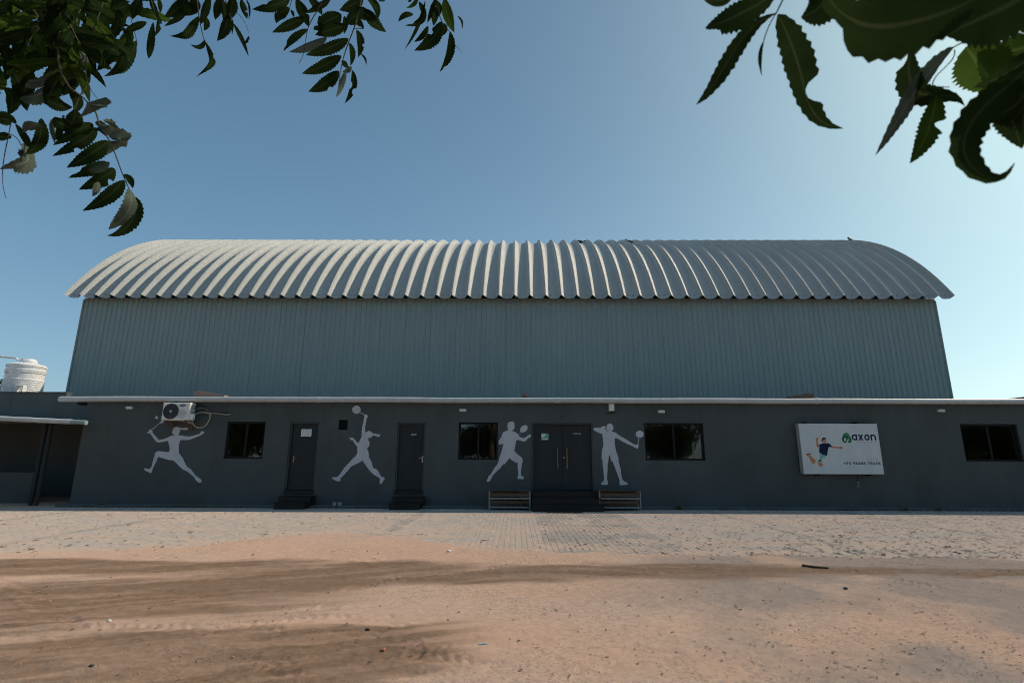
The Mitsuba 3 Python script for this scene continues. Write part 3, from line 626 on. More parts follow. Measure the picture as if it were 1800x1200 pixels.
hole = unary_union([Polygon([sg(902+13*math.cos(a), 408+24*math.sin(a)) for a in np.linspace(0, 6.28, 20)]).buffer(0), Polygon([sg(952+10*math.cos(a), 412+12*math.sin(a)) for a in np.linspace(0, 6.28, 20)]).buffer(0), tr([(925,445),(932,400),(938,402),(940,440)])])
pr('mark', blob.difference(hole), 'ink_green', lk)
pr('highlight', tr([(905,330),(930,328),(950,350),(975,395),(965,398),(940,362),(925,348),(905,352)]).difference(hole), 'ink_green_light', lk, 2)
def text_on(name, s, x0, x1, yb_, ytop, m, bold=True, lay=1):
    (ax, az), (bx_, _) = sg(x0, yb_), sg(x1, yb_); _, tz = sg((x0+x1)/2, ytop)
    m0 = meshkit.text_mesh(s, 1.0, .001, bold=bold); tri = m0.triangles; tri = tri[(tri[:, :, 2] > .0005).all(1)][:, :, :2]
    g = unary_union([Polygon(q).buffer(.004) for q in tri]).buffer(.02); x0_, y0_, x1_, y1_ = g.bounds
    g = affinity.affine_transform(g, [(bx_-ax)/(x1_-x0_), 0, 0, (tz-az)/(y1_-y0_), ax-x0_*(bx_-ax)/(x1_-x0_), az-y0_*(tz-az)/(y1_-y0_)])
    k = key(t, name)
    for q in sorted(g.geoms, key=lambda q: q.bounds[0]): pr('character', q, m, k)
    return k
# round-letter word mark
def wordmark():
    (x0, zb), (x1, _) = sg(1000, 420), sg(1335, 420); _, zt2 = sg(1160, 337)
    h = zt2-zb; w = h*.24; r = h/2; gs = []
    tot = x1-x0; lw = tot/4*.90; gap = (tot-4*lw)/3
    def o(x): e = affinity.scale(Point(0, 0).buffer(1, 24), lw/2, r); i = affinity.scale(Point(0, 0).buffer(1, 24), lw/2-w, r-w); return affinity.translate(e.difference(i), x+lw/2, zb+r)
    gs.append(unary_union([o(x0), sbox(x0+lw-w, zb, x0+lw, zt2)]))
    x = x0+lw+gap
    gs.append(unary_union([Polygon([(x, zt2), (x+w*1.25, zt2), (x+lw, zb), (x+lw-w*1.25, zb)]), Polygon([(x, zb), (x+w*1.25, zb), (x+lw, zt2), (x+lw-w*1.25, zt2)])]))
    x += lw+gap; gs.append(o(x)); x += lw+gap
    gs.append(unary_union([o(x).intersection(sbox(x, zb+r, x+lw, zt2)), sbox(x, zb, x+w, zt2), sbox(x+lw-w, zb, x+lw, zb+r+.001)]))
    return gs
wk = key(t, 'lettering'); labels[wk] = {'label': 'navy word axon in round letters'}
for g_ in wordmark(): pr('letter', g_, 'ink_navy', wk)
text_on('phone_number', '+91 94286 75476', 885, 1392, 753, 715, 'ink_navy'); labels[t+'__phone_number'] = {'label': 'navy printed phone number'}
def tiny(x0, x1, y, h):
    g_, x = [], x0
    while x < x1: w = rng.uniform(7, 20); g_.append(tr([(x, y-h), (min(x+w, x1), y-h), (min(x+w, x1), y+h), (x, y+h)])); x += w+5
    return unary_union(g_)
pr('small_print', tiny(1065, 1335, 446, 4), 'ink_grey', t); pr('small_print', tiny(1195, 1370, 684, 4), 'ink_grey', t)
# wire ending in a loose plug under the sign
x, z = on(1507, 835, W-.03); x2, z2 = on(1509.5, 857, W-.03)
t2 = thing('hanging_wire', 'short wire with pale taped end dangling under the white sign', 'wire')
obj('wire', tube(curve([(x, W-.04, z+.06), (x+.005, W-.02, z-.1), (x2-.02, W-.02, z2+.18)], 12), .008, 6), 'cable_black', t2)
obj('taped_end', tube(curve([(x2-.02, W-.02, z2+.18), (x2+.02, W-.025, z2+.12), (x2-.015, W-.02, z2+.06), (x2+.025, W-.02, z2)], 12), .012, 6), 'ac_grey', t2)

# ------------------------------------------------------------------ left wing with canopy, tank, far tree
wing = thing('side_wing', 'lower dark building at the left edge with canopy and open recess', 'building')
WY = 16.95
wt = zof(50, 690, WY); ct = zof(80, 741, WY)
wx = at(117, 692, WY)[0]
obj('upper_wall', bx(-30, wx, WY, WY+.2, ct-.05, wt), 'wing_paint', wing)
obj('upper_wall', bx(wx+.001, aL-.002, WY, WY+.2, ct-.05, wt-.22), 'wing_paint', wing)
obj('coping', bx(-30, wx, WY-.03, WY+.23, wt+.001, wt+.03), 'plinth_cement', wing)
obj('roof_slab', bx(-30, aL-.02, WY+.205, 23.0, wt-.75, wt-.62), 'plinth_cement', wing)
obj('back_wall', bx(-30, aL-.02, 20.0, 20.2, -.2, wt-.76), 'wall_paint', wing)
lw0 = at(60, 830, 17.3)
obj('low_wall', bx(-30, lw0[0], 17.3, 17.45, -.2, lw0[2]), 'wall_paint', wing)
for q in (70, 80):
    a, b = at(q+4, 772, 16.5), at(q-14, 885, 16.5); x = (a[0]+b[0])/2
    obj('post', tube([(x, 16.5, -.05), (x, 16.5, ct-.02)], .055, 12), 'door_paint', wing, smooth=40)
c0, c1, cb = at(-120, 730.5, 15.75), at(152, 742.5, 15.75), at(126, 741, 15.75)
obj('canopy_sheet', cat(*[trimesh.Trimesh([(c0[0]-3, 15.75, c0[2]+.02), (cb[0], 15.75, cb[2]+.0), (cb[0], WY-.002, cb[2]+.12), (c0[0]-3, WY-.002, c0[2]+.14)], [[0, 1, 2], [0, 2, 3]], process=False)]), 'pipe_paint', wing)
obj('canopy_pipe', tube([c0-np.array([3, 0, -.14]), cb], .075, 14), 'pipe_paint', wing, smooth=40)
obj('canopy_pipe', tube([cb, c1], .068, 14), 'clad', wing, smooth=40, label='end length of the canopy pipe, coloured darker blue grey for its shade')  # same white tube; the shade on its end is put into a darker colour
x = at(20, 700, WY)[0]
obj('rain_streak', bx(x-.05, x+.02, WY-.004, WY-.001, ct+.05, wt-.02), 'plinth_cement', wing)
# water tank
TY = 18.1; a0 = at(38, 690, TY)
tk = thing('water_tank', 'white ribbed plastic water tank on the roof at the left edge', 'tank')
tx, tz = a0[0], wt-.62; tr_ = .535
ztop = zof(48, 640, TY-.3); H = ztop-tz
prof = [(0, 0), (tr_-.02, 0), (tr_, .03), (tr_, .32)]
zz = .36
while zz < H-.22:
    flat = (H*.70 < zz < H*.79)
    if flat: prof += [(tr_, zz), (tr_, zz+.05)]
    else: prof += [(tr_, zz), (tr_+.024, zz+.012), (tr_+.024, zz+.034), (tr_, zz+.048)]
    zz += .066
prof += [(tr_, H-.10), (tr_+.02, H-.08), (tr_+.02, H-.02), (tr_-.03, H+.02), (.32, H+.07), (.0, H+.09)]
obj('body', lathe(prof, (tx, TY, tz), 64), 'white_plastic', tk, smooth=30)
lid = [(.0, 0), (.235, 0), (.235, .05), (.25, .06), (.25, .09), (.22, .11), (.19, .17), (.0, .18)]
obj('lid', lathe(lid, (tx+.02, TY, tz+H+.055), 40), 'white_plastic', tk, smooth=30)
kn = [bx(tx+.02+.20*math.cos(a)-.025, tx+.02+.20*math.cos(a)+.025, TY+.20*math.sin(a)-.025, TY+.20*math.sin(a)+.025, tz+H+.15, tz+H+.20, .01) for a in np.linspace(0, 2*np.pi, 8, endpoint=False)]
for kk in kn: obj('lid_lug', kk, 'white_plastic', tk)
m0 = meshkit.text_mesh('LTS', .10, .004, bold=True); v = m0.vertices; ph = (v[:, 0]-v[:, 0].min())/tr_
a1 = math.atan2(-1, 0) - .62
m0.vertices = np.c_[tx+(tr_+.002+v[:, 2])*np.cos(a1+ph), TY+(tr_+.002+v[:, 2])*np.sin(a1+ph), zof(14, 655, TY-.6)+v[:, 1]]
obj('lettering', m0, 'ink_grey', tk)
ox = at(27, 684, TY-.7)[0]
obj('outlet_frame', cat(*[bx(ox-.12, ox+.12, TY-tr_-.05, TY-tr_+.1, tz+z_, tz+z_+.025) for z_ in (.06+.62, .29+.62)], *[bx(ox+s*.12-.012, ox+s*.12+.012, TY-tr_-.05, TY-tr_+.1, tz+.62+.07, tz+.62+.30) for s in (-1, 1)]), 'white_plastic', tk)
pp0 = at(-60, 621, TY-.1); pp1 = at(27, 629, TY-.1)
obj('inlet_pipe', tube(np.array([pp0, pp0*.5+pp1*.5, pp1, pp1+np.array([.05, 0, -.02]), pp1+np.array([.09, 0, -.08])]), .035, 10), 'white_plastic', tk, smooth=True)

# things lying on the low roof
rz = top_z+.055
def lump(name, m, lab, catg, x0, x1, px_top, y0, y1, taper=.5):
    return None
xA, xB = at(345, 690, 16.6)[0], at(398, 690, 16.6)[0]; zt3 = zof(360, 686.8, 16.6)
single('roof_brick', xz(Polygon([(xA, rz), (xA, zt3-.02), (xA+.2, zt3), (xA+.35, zt3-.02), (xB, rz+.09), (xB, rz)]), 16.5, 16.75), 'brick_clay', 'pinkish broken clay slab lying on the roof edge above the air conditioner', 'brick')
xA, xB = at(1380, 695, 16.6)[0], at(1427, 695, 16.6)[0]; zt3 = zof(1420, 692.3, 16.6)
single('roof_plank', xz(Polygon([(xA, rz), (xA+.1, rz+.10), (xA+.25, zt3-.06), (xB-.25, zt3), (xB, zt3), (xB, rz)]), 16.5, 16.75), 'old_wood', 'dark weathered plank lying on the roof edge above the white sign', 'plank')
t = thing('dry_weed', 'small dry brown weed tuft growing on the roof edge above the double door', 'plant')
xA = at(924, 694, 16.5)[0]; st = []
for i in range(16):
    a = rng.uniform(0, 6.28); l = rng.uniform(.08, .2)
    st.append(tube(curve([(xA+rng.normal(0, .06), 16.5, rz-.02), (xA+.08*math.cos(a), 16.5+.05*math.sin(a), rz+l*.6), (xA+.15*math.cos(a), 16.5+.1*math.sin(a), rz+l)], 5), .008, 5))
obj('stems', cat(*st), 'old_wood', t, kind='stuff')
far = thing('far_roof', 'dark sloping roof edge far behind the right end of the front building', 'building')
q0, q1 = at(1768, 700.5, 30), at(1830, 694, 30)
obj('roof', xz(Polygon([(q0[0], q0[2]-.5), (q0[0], q0[2]), (q1[0], q1[2]), (q1[0]+6, q1[2]+.3), (q1[0]+6, q0[2]-.5)]), 30, 36), 'old_wood', far)
obj('wall', bx(q0[0]+.3, q1[0]+5.7, 30.3, 35.7, -.2, q0[2]-.501), 'wing_paint', far)

# birds on the ridge
def bird(px, py, yaw, lab):
    Yb = yc - R*math.sin(math.radians(22.5)); c = at(px, py, Yb)
    b = trimesh.creation.icosphere(subdivisions=2, radius=1.); v = b.vertices.copy()
    s = v[:, 0]; v2 = np.c_[s*.17, v[:, 1]*.075*(1-.35*np.clip(-s, 0, 1)), v[:, 2]*.085*(1-.5*np.clip(-s, 0, 1)) + .05*s]
    hd = trimesh.creation.icosphere(subdivisions=2, radius=.05); hd.apply_translation((.17, 0, .115))
    bk_ = trimesh.creation.cone(radius=.014, height=.05, sections=8); bk_.apply_transform(trimesh.transformations.rotation_matrix(math.pi/2, (0, 1, 0))); bk_.apply_translation((.21, 0, .11))
    tl = bx(-.32, -.12, -.035, .035, -.055, -.035, .005)
    m = cat(trimesh.Trimesh(v2, b.faces), hd, tl); M = trimesh.transformations.rotation_matrix(yaw, (0, 0, 1)); M[:3, 3] = c
    k = thing('bird', lab, 'bird', 'birds perched on the roof ridge')
    m.apply_transform(M); obj('body', m, 'bird_feather', k, smooth=60)
    bk_.apply_transform(M); obj('beak', bk_, 'rivet', k)
    lg = cat(*[tube([(.03, s*.03, -.06), (.03, s*.03, -.16)], .008, 5) for s in (-1, 1)]); lg.apply_transform(M); obj('leg', lg, 'rivet', k)
bird(1021, 425, 2.2, 'small dark bird on the ridge, the leftmost of the three'); bird(1106.5, 424.5, 2.8, 'small dark bird on the ridge, the middle of the three'); bird(1496.5, 422.5, 3.4, 'small dark bird on the ridge, the rightmost and alone')

# ------------------------------------------------------------------ litter and small things on the ground
def quad_leaf(c, L, w, a, lift):
    t_ = np.array([math.cos(a), math.sin(a), 0]); s_ = np.array([-t_[1], t_[0], 0]); c = np.array(c)
    return [c - t_*L/2, c + s_*w/2 + [0, 0, lift], c + t_*L/2 + [0, 0, lift*.5], c - s_*w/2 + [0, 0, lift*.3]]
vs, n = [], 0
while n < 2300:
    px = rng.uniform(-30, 1850); py = rng.uniform(899, 985)
    dens = .06 + .94*np.clip((px-900)/600, 0, 1)**1.2
    if px < 500: dens = .10
    if rng.random() > dens: continue
    g = gr(px, py)
    if g[1] < sand_edge(g[0]) or g[1] > 15.9: 
        if rng.random() > .12: continue
    cl_ = meshkit.fbm(np.array([g[0]*1.2, g[1]*1.2, 5.]), 3)
    if cl_ < .40 and rng.random() < .3: continue
    k_ = rng.random(); L = rng.uniform(.04, .10) if k_ < .85 else rng.uniform(.09, .17)
    if rng.random() < .45: g[0] = round(g[0]/pw)*pw; a = math.pi/2 + rng.normal(0, .12)
    else: a = rng.uniform(0, math.pi)
    vs += quad_leaf((g[0], g[1], ground_z(g[0], g[1])+.006), L, L*rng.uniform(.2, .4), a, rng.uniform(.003, .014)); n += 1
vs = np.array(vs); f = np.arange(len(vs)).reshape(-1, 4)
single('leaf_litter', (vs, f), 'dead_leaf', 'scattered dry brown fallen leaves on the paving, thickest on the right', 'leaves', kind='stuff')
ico0 = trimesh.creation.icosphere(subdivisions=1, radius=1.)
pv_, n = [], 0
for i in range(1600):
    px = rng.uniform(0, 1800); py = rng.uniform(985, 1200)
    if rng.random() > (.12 + .88*np.clip((px-850)/800, 0, 1)): continue
    g = gr(px, py); r = rng.uniform(.003, .0065) if rng.random() < .965 else rng.uniform(.006, .010)
    v = ico0.vertices*np.array([r*rng.uniform(.8, 1.5), r*rng.uniform(.8, 1.3), r*rng.uniform(.5, .8)])*(1+rng.normal(0, .12, (len(ico0.vertices), 1)))
    pv_.append(trimesh.Trimesh(v + [g[0], g[1], ground_z(g[0], g[1])+r*.15], ico0.faces, process=False))
single('pebbles', cat(*pv_), 'pebble', 'small scattered stones and grit on the sand, mostly on the right', 'stones', smooth=True, kind='stuff')
vs = []
for i in range(420):
    px = rng.uniform(0, 1800); py = rng.uniform(985, 1200)
    if rng.random() > (.3 + .7*np.clip((px-700)/800, 0, 1)): continue
    g = gr(px, py); L = rng.uniform(.02, .05)
    vs += quad_leaf((g[0], g[1], ground_z(g[0], g[1])+.004), L, L*rng.uniform(.25, .5), rng.uniform(0, math.pi), rng.uniform(.002, .012))
vs = np.array(vs); single('yard_litter', (vs, np.arange(len(vs)).reshape(-1, 4)), 'dead_leaf', 'tiny dry leaf scraps strewn over the sandy yard', 'leaves', kind='stuff')
def rock(px, py, r, m, name, lab, catg, flat=.7):
    g = gr(px, py); b = trimesh.creation.icosphere(subdivisions=2, radius=1.); d = 1+.35*(meshkit.noise(b.vertices*1.8+px)-.5)
    r *= .6; v = b.vertices*d[:, None]*np.array([r*1.2, r, r*flat]); single(name, trimesh.Trimesh(v+[g[0], g[1], ground_z(g[0], g[1])+r*flat*.5], b.faces), m, lab, catg, smooth=40)
rock(191, 1098, .025, 'pebble_pale', 'pale_stone', 'small whitish stone on the brown soil at left', 'stone')
rock(646, 1113, .03, 'stone_dark', 'dark_stone', 'dark clod beside the tread marks on the dark soil patch', 'stone')
rock(1487, 1039, .035, 'stone_dark', 'dark_stone', 'lone dark stone on the pale sand below the stick', 'stone')
rock(789, 972, .045, 'pebble_pale', 'pale_stone', 'pale stone at the edge of the sand spill near the paving', 'stone')
rock(160, 1176, .022, 'stone_dark', 'dark_stone', 'small dark clod in the lower left corner', 'stone')
g = gr(673, 1150); single('red_scrap', bx(g[0]-.015, g[0]+.015, g[1]-.02, g[1]+.02, ground_z(g[0], g[1]), ground_z(g[0], g[1])+.02, .006), 'scrap_red', 'small bright red scrap lying on the dark soil patch', 'litter')
g = gr(848, 1138); single('blue_scrap', bx(g[0]-.035, g[0]+.035, g[1]-.012, g[1]+.012, ground_z(g[0], g[1]), ground_z(g[0], g[1])+.006, .002), 'scrap_blue', 'thin bluish plastic strip on the pale sand', 'litter')
q = [gr(1411, 999.5), gr(1434, 1002.5), gr(1457, 1004)]
single('fallen_stick', tube(curve([(a[0], a[1], max(ground_z(b[0], b[1]) for b in q)+.015) for a in q], 10), np.linspace(.018, .012, 10), 7), 'twig_bark', 'dark straight stick lying on the soil strip at right', 'stick', smooth=True)
for px, lab in ((587.5, 'left pale cup standing on the plinth between the single doors'), (597, 'right pale cup standing on the plinth between the single doors')):
    a = at(px, 888, 16.1); single('small_cup', lathe([(0, 0), (.05, 0), (.06, .09), (.055, .09), (.045, .01), (0, .01)], (a[0], 16.1, .064), 18), 'ac_grey', lab, 'cup', 'pale cups on the plinth')
a = at(184, 884, 16.2); t = thing('rubble_heap', 'small pale heap of rubble on the plinth at the left end', 'rubble')
obj('lumps', cat(*[trimesh.Trimesh(ico0.vertices*rng.uniform(.03, .06)*(1+rng.normal(0, .15, (len(ico0.vertices), 1)))+[a[0]+rng.normal(0, .12), 16.15+rng.normal(0, .04), .085], ico0.faces) for _ in range(9)]), 'plinth_cement', t, kind='stuff')
def weed(px, py, lab):
    g = gr(px, py); t = thing('weed', lab, 'plant', 'weeds at the foot of the plinth'); q_ = []
    for i in range(22):
        a = rng.uniform(0, 6.28); l = rng.uniform(.04, .12)
        q_ += quad_leaf((g[0]+l*math.cos(a)*.6, min(g[1]+l*math.sin(a)*.4, 15.93), rng.uniform(.01, .09)), l, l*.35, a, l*.5)
    obj('leaves', (np.array(q_), np.arange(len(q_)).reshape(-1, 4)), 'weed_green', t, kind='stuff')
weed(1650, 900.5, 'low green weed on the paving edge left of the last window'); weed(1195, 896, 'tiny weed at the plinth right of the right rack'); weed(1590, 899, 'small weed at the plinth below the right bulkhead light')

# ------------------------------------------------------------------ trees
def leaf_mesh(mid, hw, roll=0., fold=.18, n=15, bites=(), asym=.12, skew=.42):
    """one serrated leaflet: mid = 3-D midrib, hw = half width in metres"""
    P = curve(mid, 2*n+1); N = len(P); tn = np.gradient(P, axis=0); tn /= np.linalg.norm(tn, axis=1, keepdims=True)
    V = P - CAM; V /= np.linalg.norm(V, axis=1, keepdims=True)
    Sd = np.cross(tn, V); Sd /= np.linalg.norm(Sd, axis=1, keepdims=True)+1e-9; Nm = np.cross(Sd, tn)
    c, s = math.cos(roll), math.sin(roll); Sd, Nm = c*Sd + s*Nm, -s*Sd + c*Nm
    t = np.linspace(0, 1, N); g = math.log(.5)/math.log(skew)
    w = np.sin(np.pi*np.clip(t, .0, 1)**g)**.85; w[0] = w[-1] = .02
    saw = np.where(np.arange(N) % 2 == 1, 1.09, .93) + np.random.default_rng(int(abs(P[0, 0])*1e5) % 9999).normal(0, .025, N)
    wl, wr = w*saw*hw*(1+asym), w*np.roll(saw, 1)*hw*(1-asym)
    for side, t0, tw, dep in bites:
        k = 1 - dep*np.clip(1-((t-t0)/tw)**2, 0, 1)**.5
        if side < 0: wl = wl*k
        else: wr = wr*k
    f = fold
    L = P + Sd*wl[:, None] + Nm*(f*wl)[:, None]; Rr = P - Sd*wr[:, None] + Nm*(f*wr)[:, None]
    Lm = P + Sd*(wl*.5)[:, None] + Nm*(f*.6*wl*.5)[:, None]; Rm = P - Sd*(wr*.5)[:, None] + Nm*(f*.6*wr*.5)[:, None]
    v = np.stack([L, Lm, P, Rm, Rr], 1).reshape(-1, 3); uv = np.stack([np.tile([0, .25, .5, .75, 1.], N), np.repeat(t, 5)], 1)
    a = (np.arange(N-1)[:, None]*5 + np.arange(4)[None]).ravel(); fc = np.c_[a, a+1, a+6, a+5]
    return v, fc, uv
neem = thing('neem_tree', 'neem tree above the viewer with dark serrated leaflets hanging into both top corners', 'tree')
nleaf = 0
def leaf(pts, wpx, m='leaf_mature', Y=1.1, roll=None, sunny=0, **kw):
    """pts: seen midrib points (x, y[, dY]); wpx: seen width"""
    global nleaf
    roll = rng.uniform(-.5, .5) if roll is None else roll
    tooth = rng.random()
    if 'bites' not in kw and rng.random() < .3: kw['bites'] = [(rng.choice([-1, 1]), rng.uniform(.3, .9), rng.uniform(.04, .10), rng.uniform(.3, .8))]
    mid_ = [at(q[0], q[1], Y + (q[2] if len(q) > 2 else 0.)) for q in pts]
    if sunny: m = 'leaf_pale'                            # these leaflets take a paler colour, the same on both faces
    if sunny:                                                # this leaflet is turned on its stalk towards the sun
        tn = mid_[-1]-mid_[0]; tn /= np.linalg.norm(tn); V = mid_[0]-CAM; V /= np.linalg.norm(V); Sd = np.cross(tn, V); Sd /= np.linalg.norm(Sd); Nm = np.cross(Sd, tn)
        sg_ = max((-.95, .95), key=lambda a: (-(-math.sin(a)*Sd + math.cos(a)*Nm) * np.sign((-math.sin(a)*Sd + math.cos(a)*Nm) @ V)) @ np.array(SUN)); roll = sg_
    hw = wpx/2/FPX*Y*1.12/max(math.cos(roll), .6)
    v, f, uv = leaf_mesh(mid_, hw, roll, **kw)
    obj('leaf', (v, f), m, neem, smooth=True, uv=uv); nleaf += 1
    return mid_
def zl(org, sc, items, **base):
    for it in items:
        pts, w = it[0], it[1]; kw = dict(base); kw.update(it[2] if len(it) > 2 else {})
        leaf([(org[0]+q[0]/sc, org[1]+q[1]/sc) + tuple(q[2:]) for q in pts], w/sc, **kw)
P_, D_, G_, L_ = dict(sunny=1), dict(), dict(), dict(m='leaf_backlit_lime')
# hanging spray at the left
zl((0, 160), 4.615, [([(750,262),(600,340,.03),(430,440)], 95, D_), ([(790,300),(640,410,.02),(425,528)], 95, D_), ([(885,405),(720,520,.03),(540,622)], 120, D_), ([(880,590),(720,640,.02),(555,705)], 95, D_),
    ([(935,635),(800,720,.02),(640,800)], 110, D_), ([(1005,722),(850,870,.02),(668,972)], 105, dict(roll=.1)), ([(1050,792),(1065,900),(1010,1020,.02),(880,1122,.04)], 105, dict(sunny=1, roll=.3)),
    ([(1085,855,.05),(1105,960,.05),(1040,1090,.06),(868,1172,.06)], 95, dict(roll=-.2)), ([(1000,680),(1050,720),(1075,790)], 50, G_), ([(782,120,-.06),(720,165),(645,215)], 95, P_), ([(860,245,-.06),(820,270),(770,250)], 75, P_),
    ([(965,400,-.05),(930,450),(860,520)], 100, P_), ([(890,580),(820,610),(720,645)], 65, P_), ([(805,740),(785,800),(750,855)], 55, P_), ([(880,335),(915,365),(940,405)], 40, G_), ([(800,290,.03),(840,330),(865,372)], 85, G_),
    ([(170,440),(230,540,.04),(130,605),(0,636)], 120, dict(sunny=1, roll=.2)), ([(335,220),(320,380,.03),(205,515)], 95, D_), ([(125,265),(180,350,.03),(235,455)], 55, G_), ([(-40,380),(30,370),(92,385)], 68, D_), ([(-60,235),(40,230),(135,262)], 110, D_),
    ([(315,265),(250,290),(185,335)], 85, P_), ([(440,210),(500,270),(610,250)], 130, D_), ([(600,150),(590,240),(520,310)], 110, D_), ([(420,230),(430,330),(445,430)], 40, P_), ([(470,300),(480,340),(450,400)], 50, G_)], Y=1.05)
# next sprays along the top edge
zl((200, 0), 6.923, [([(480,270),(450,480,.02),(425,715)], 85, D_), ([(555,200),(545,330),(500,440)], 60, G_), ([(400,270),(250,330),(110,405)], 85, G_), ([(440,-30),(480,80),(545,230)], 70, D_), ([(540,-20),(560,80),(565,165)], 55, L_),
    ([(880,-20),(760,120),(615,205)], 150, D_), ([(1010,30),(930,110),(850,195)], 120, D_), ([(880,170),(740,250),(612,322)], 60, D_), ([(1030,200),(960,330,.02),(850,430),(685,440)], 110, D_), ([(1125,210),(1130,290),(1095,375)], 75, G_),
    ([(1105,480),(1060,560),(930,540)], 55, D_), ([(1115,510),(1170,640,.03),(1150,820),(1005,936)], 75, D_), ([(1385,180),(1350,350),(1255,500)], 125, D_), ([(1440,230),(1440,330),(1440,425)], 30, D_), ([(1450,285),(1540,450),(1640,690)], 55, G_), ([(1640,440),(1620,500),(1575,540)], 35, D_),
    ([(1555,-10),(1580,100),(1622,235)], 80, D_), ([(1610,-10),(1650,110),(1640,245)], 28, D_), ([(1300,-40),(1260,100),(1235,245)], 110, D_), ([(1460,-40),(1430,100),(1400,250)], 130, D_), ([(1170,-40),(1110,130),(1050,310)], 95, G_), ([(760,-40),(850,60),(890,180)], 150, D_), ([(1300,-20),(1340,100),(1330,250)], 90, D_),
    ([(200,60),(110,90),(-10,110)], 130, D_), ([(330,-20),(250,110),(230,240)], 120, D_), ([(30,120),(60,230),(20,330)], 100, D_), ([(950,-40),(980,60),(1000,170)], 130, D_), ([(80,330),(150,400),(180,480),(110,580)], 60, D_)], Y=1.2)
zl((440, 0), 6.315, [([(440,-20),(230,70,.02),(20,105)], 120, D_), ([(440,95),(340,140),(290,262)], 115, D_), ([(450,110),(470,150),(480,195)], 35, G_), ([(510,-10),(570,120),(645,300)], 125, D_), ([(610,195),(420,280),(243,362)], 115, D_), ([(640,325),(470,430),(370,570)], 80, D_),
    ([(850,415),(640,510),(430,578)], 95, P_), ([(890,-10),(740,80),(605,150)], 70, D_), ([(1010,160),(850,240),(700,330)], 190, D_), ([(1060,280),(900,330),(720,390)], 140, D_), ([(1090,430),(850,540),(615,612)], 130, D_), ([(1010,620),(800,740),(572,818)], 135, D_), ([(985,790),(850,920),(643,1018)], 140, D_),
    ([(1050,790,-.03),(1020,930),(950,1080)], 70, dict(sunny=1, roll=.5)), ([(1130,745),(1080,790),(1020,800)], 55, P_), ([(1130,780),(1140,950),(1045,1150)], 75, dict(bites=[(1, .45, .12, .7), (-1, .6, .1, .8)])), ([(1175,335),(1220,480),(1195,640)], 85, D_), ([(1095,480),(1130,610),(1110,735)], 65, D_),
    ([(1015,670),(1050,720),(1105,755)], 60, G_), ([(1280,90),(1160,180),(1050,270)], 170, D_), ([(1250,-20),(1120,60),(990,115)], 130, D_), ([(640,-30),(740,80),(800,170)], 90, D_), ([(1040,180),(1050,280),(1040,380)], 60, G_), ([(760,180),(800,300),(760,390)], 120, D_), ([(1190,240),(1230,290),(1250,330)], 60, G_)], Y=1.15)
zl((600, 0), 6.317, [([(245,95),(350,240),(498,358)], 130, D_), ([(285,-10),(380,80),(400,215)], 90, D_), ([(215,600),(255,640),(275,725)], 26, G_), ([(240,100),(290,170),(430,220)], 80, D_),
    ([(850,-30),(800,50),(718,92)], 45, L_), ([(910,60),(880,230),(705,285)], 75, D_), ([(800,165),(720,165),(632,245)], 62, D_), ([(930,10),(850,280),(700,555)], 42, G_), ([(965,290),(900,400),(805,468)], 65, D_), ([(1110,240),(1010,430),(810,562)], 150, D_), ([(1205,350),(1210,560),(1090,800)], 95, dict(roll=.1)),
    ([(1150,-20),(1180,180),(1255,365)], 125, dict(m='leaf_backlit_lime', roll=.1)), ([(1050,-20),(1000,120),(955,260)], 60, G_), ([(990,60),(1030,180),(1020,290)], 90, D_), ([(1290,180),(1335,240),(1340,325)], 26, G_), ([(860,20),(900,110),(930,220)], 60, G_), ([(1020,10),(1080,90),(1075,190)], 70, D_), ([(1130,260),(1140,330),(1110,400)], 70, D_), ([(400,-25),(440,5),(490,10)], 40, D_), ([(740,-20),(760,0),(740,25)], 40, D_)], Y=1.1)
# the big near leaves on the right
zl((1210, 0), 5., [([(390,-20),(260,10),(135,0)], 90, D_), ([(780,-60),(480,110,.01),(150,245)], 240, dict(roll=.1, bites=[(-1, .82, .12, .45)])), ([(770,118),(660,170),(380,480),(68,920)], 150, dict(roll=.15, skew=.5)), ([(785,125),(900,380),(1000,700),(1140,1040),(1360,1130)], 250, dict(roll=.0, bites=[(-1, .63, .09, .97)], skew=.38)),
    ([(665,360),(630,500),(648,672)], 34, dict(roll=.6))], Y=.42)
zl((1400, 0), 3.6375, [([(1250,-70),(1000,60),(700,150),(430,155),(260,60),(200,-60)], 380, dict(Y=.30, roll=.0, skew=.55)), ([(1600,-160),(1380,20),(1150,130),(960,230)], 400, dict(Y=.33, roll=.2)), ([(200,-120),(130,60),(30,110)], 240, dict(Y=.36, roll=.1)), ([(620,-90),(520,10),(420,100)], 200, dict(Y=.40)),
    ([(1075,678),(920,610),(780,590),(720,470),(742,320)], 150, dict(roll=.1, skew=.55)), ([(1010,300),(880,430),(690,700),(505,992)], 105, dict(sunny=1, roll=.85)), ([(895,600),(860,780),(725,1045)], 130, dict(m='leaf_backlit_lime', roll=.1)),
    ([(1085,300),(1180,440),(1300,600)], 300, dict(m='leaf_backlit_lime', roll=.15, Y=.46)), ([(1560,240),(1400,320),(1180,310)], 230, dict(m='leaf_backlit_lime', roll=.1, Y=.46)), ([(1520,300),(1330,480),(1130,560,.02)], 150, dict(Y=.36)),
    ([(1520,380),(1290,600),(1110,800),(1080,1000),(1170,1110),(1395,1043)], 195, dict(Y=.34, skew=.40, roll=.1)), ([(1560,420),(1440,640),(1310,730),(1235,770)], 300, dict(Y=.35, skew=.35)), ([(1300,560),(1390,800),(1440,950)], 200, dict(Y=.355))], Y=.42)
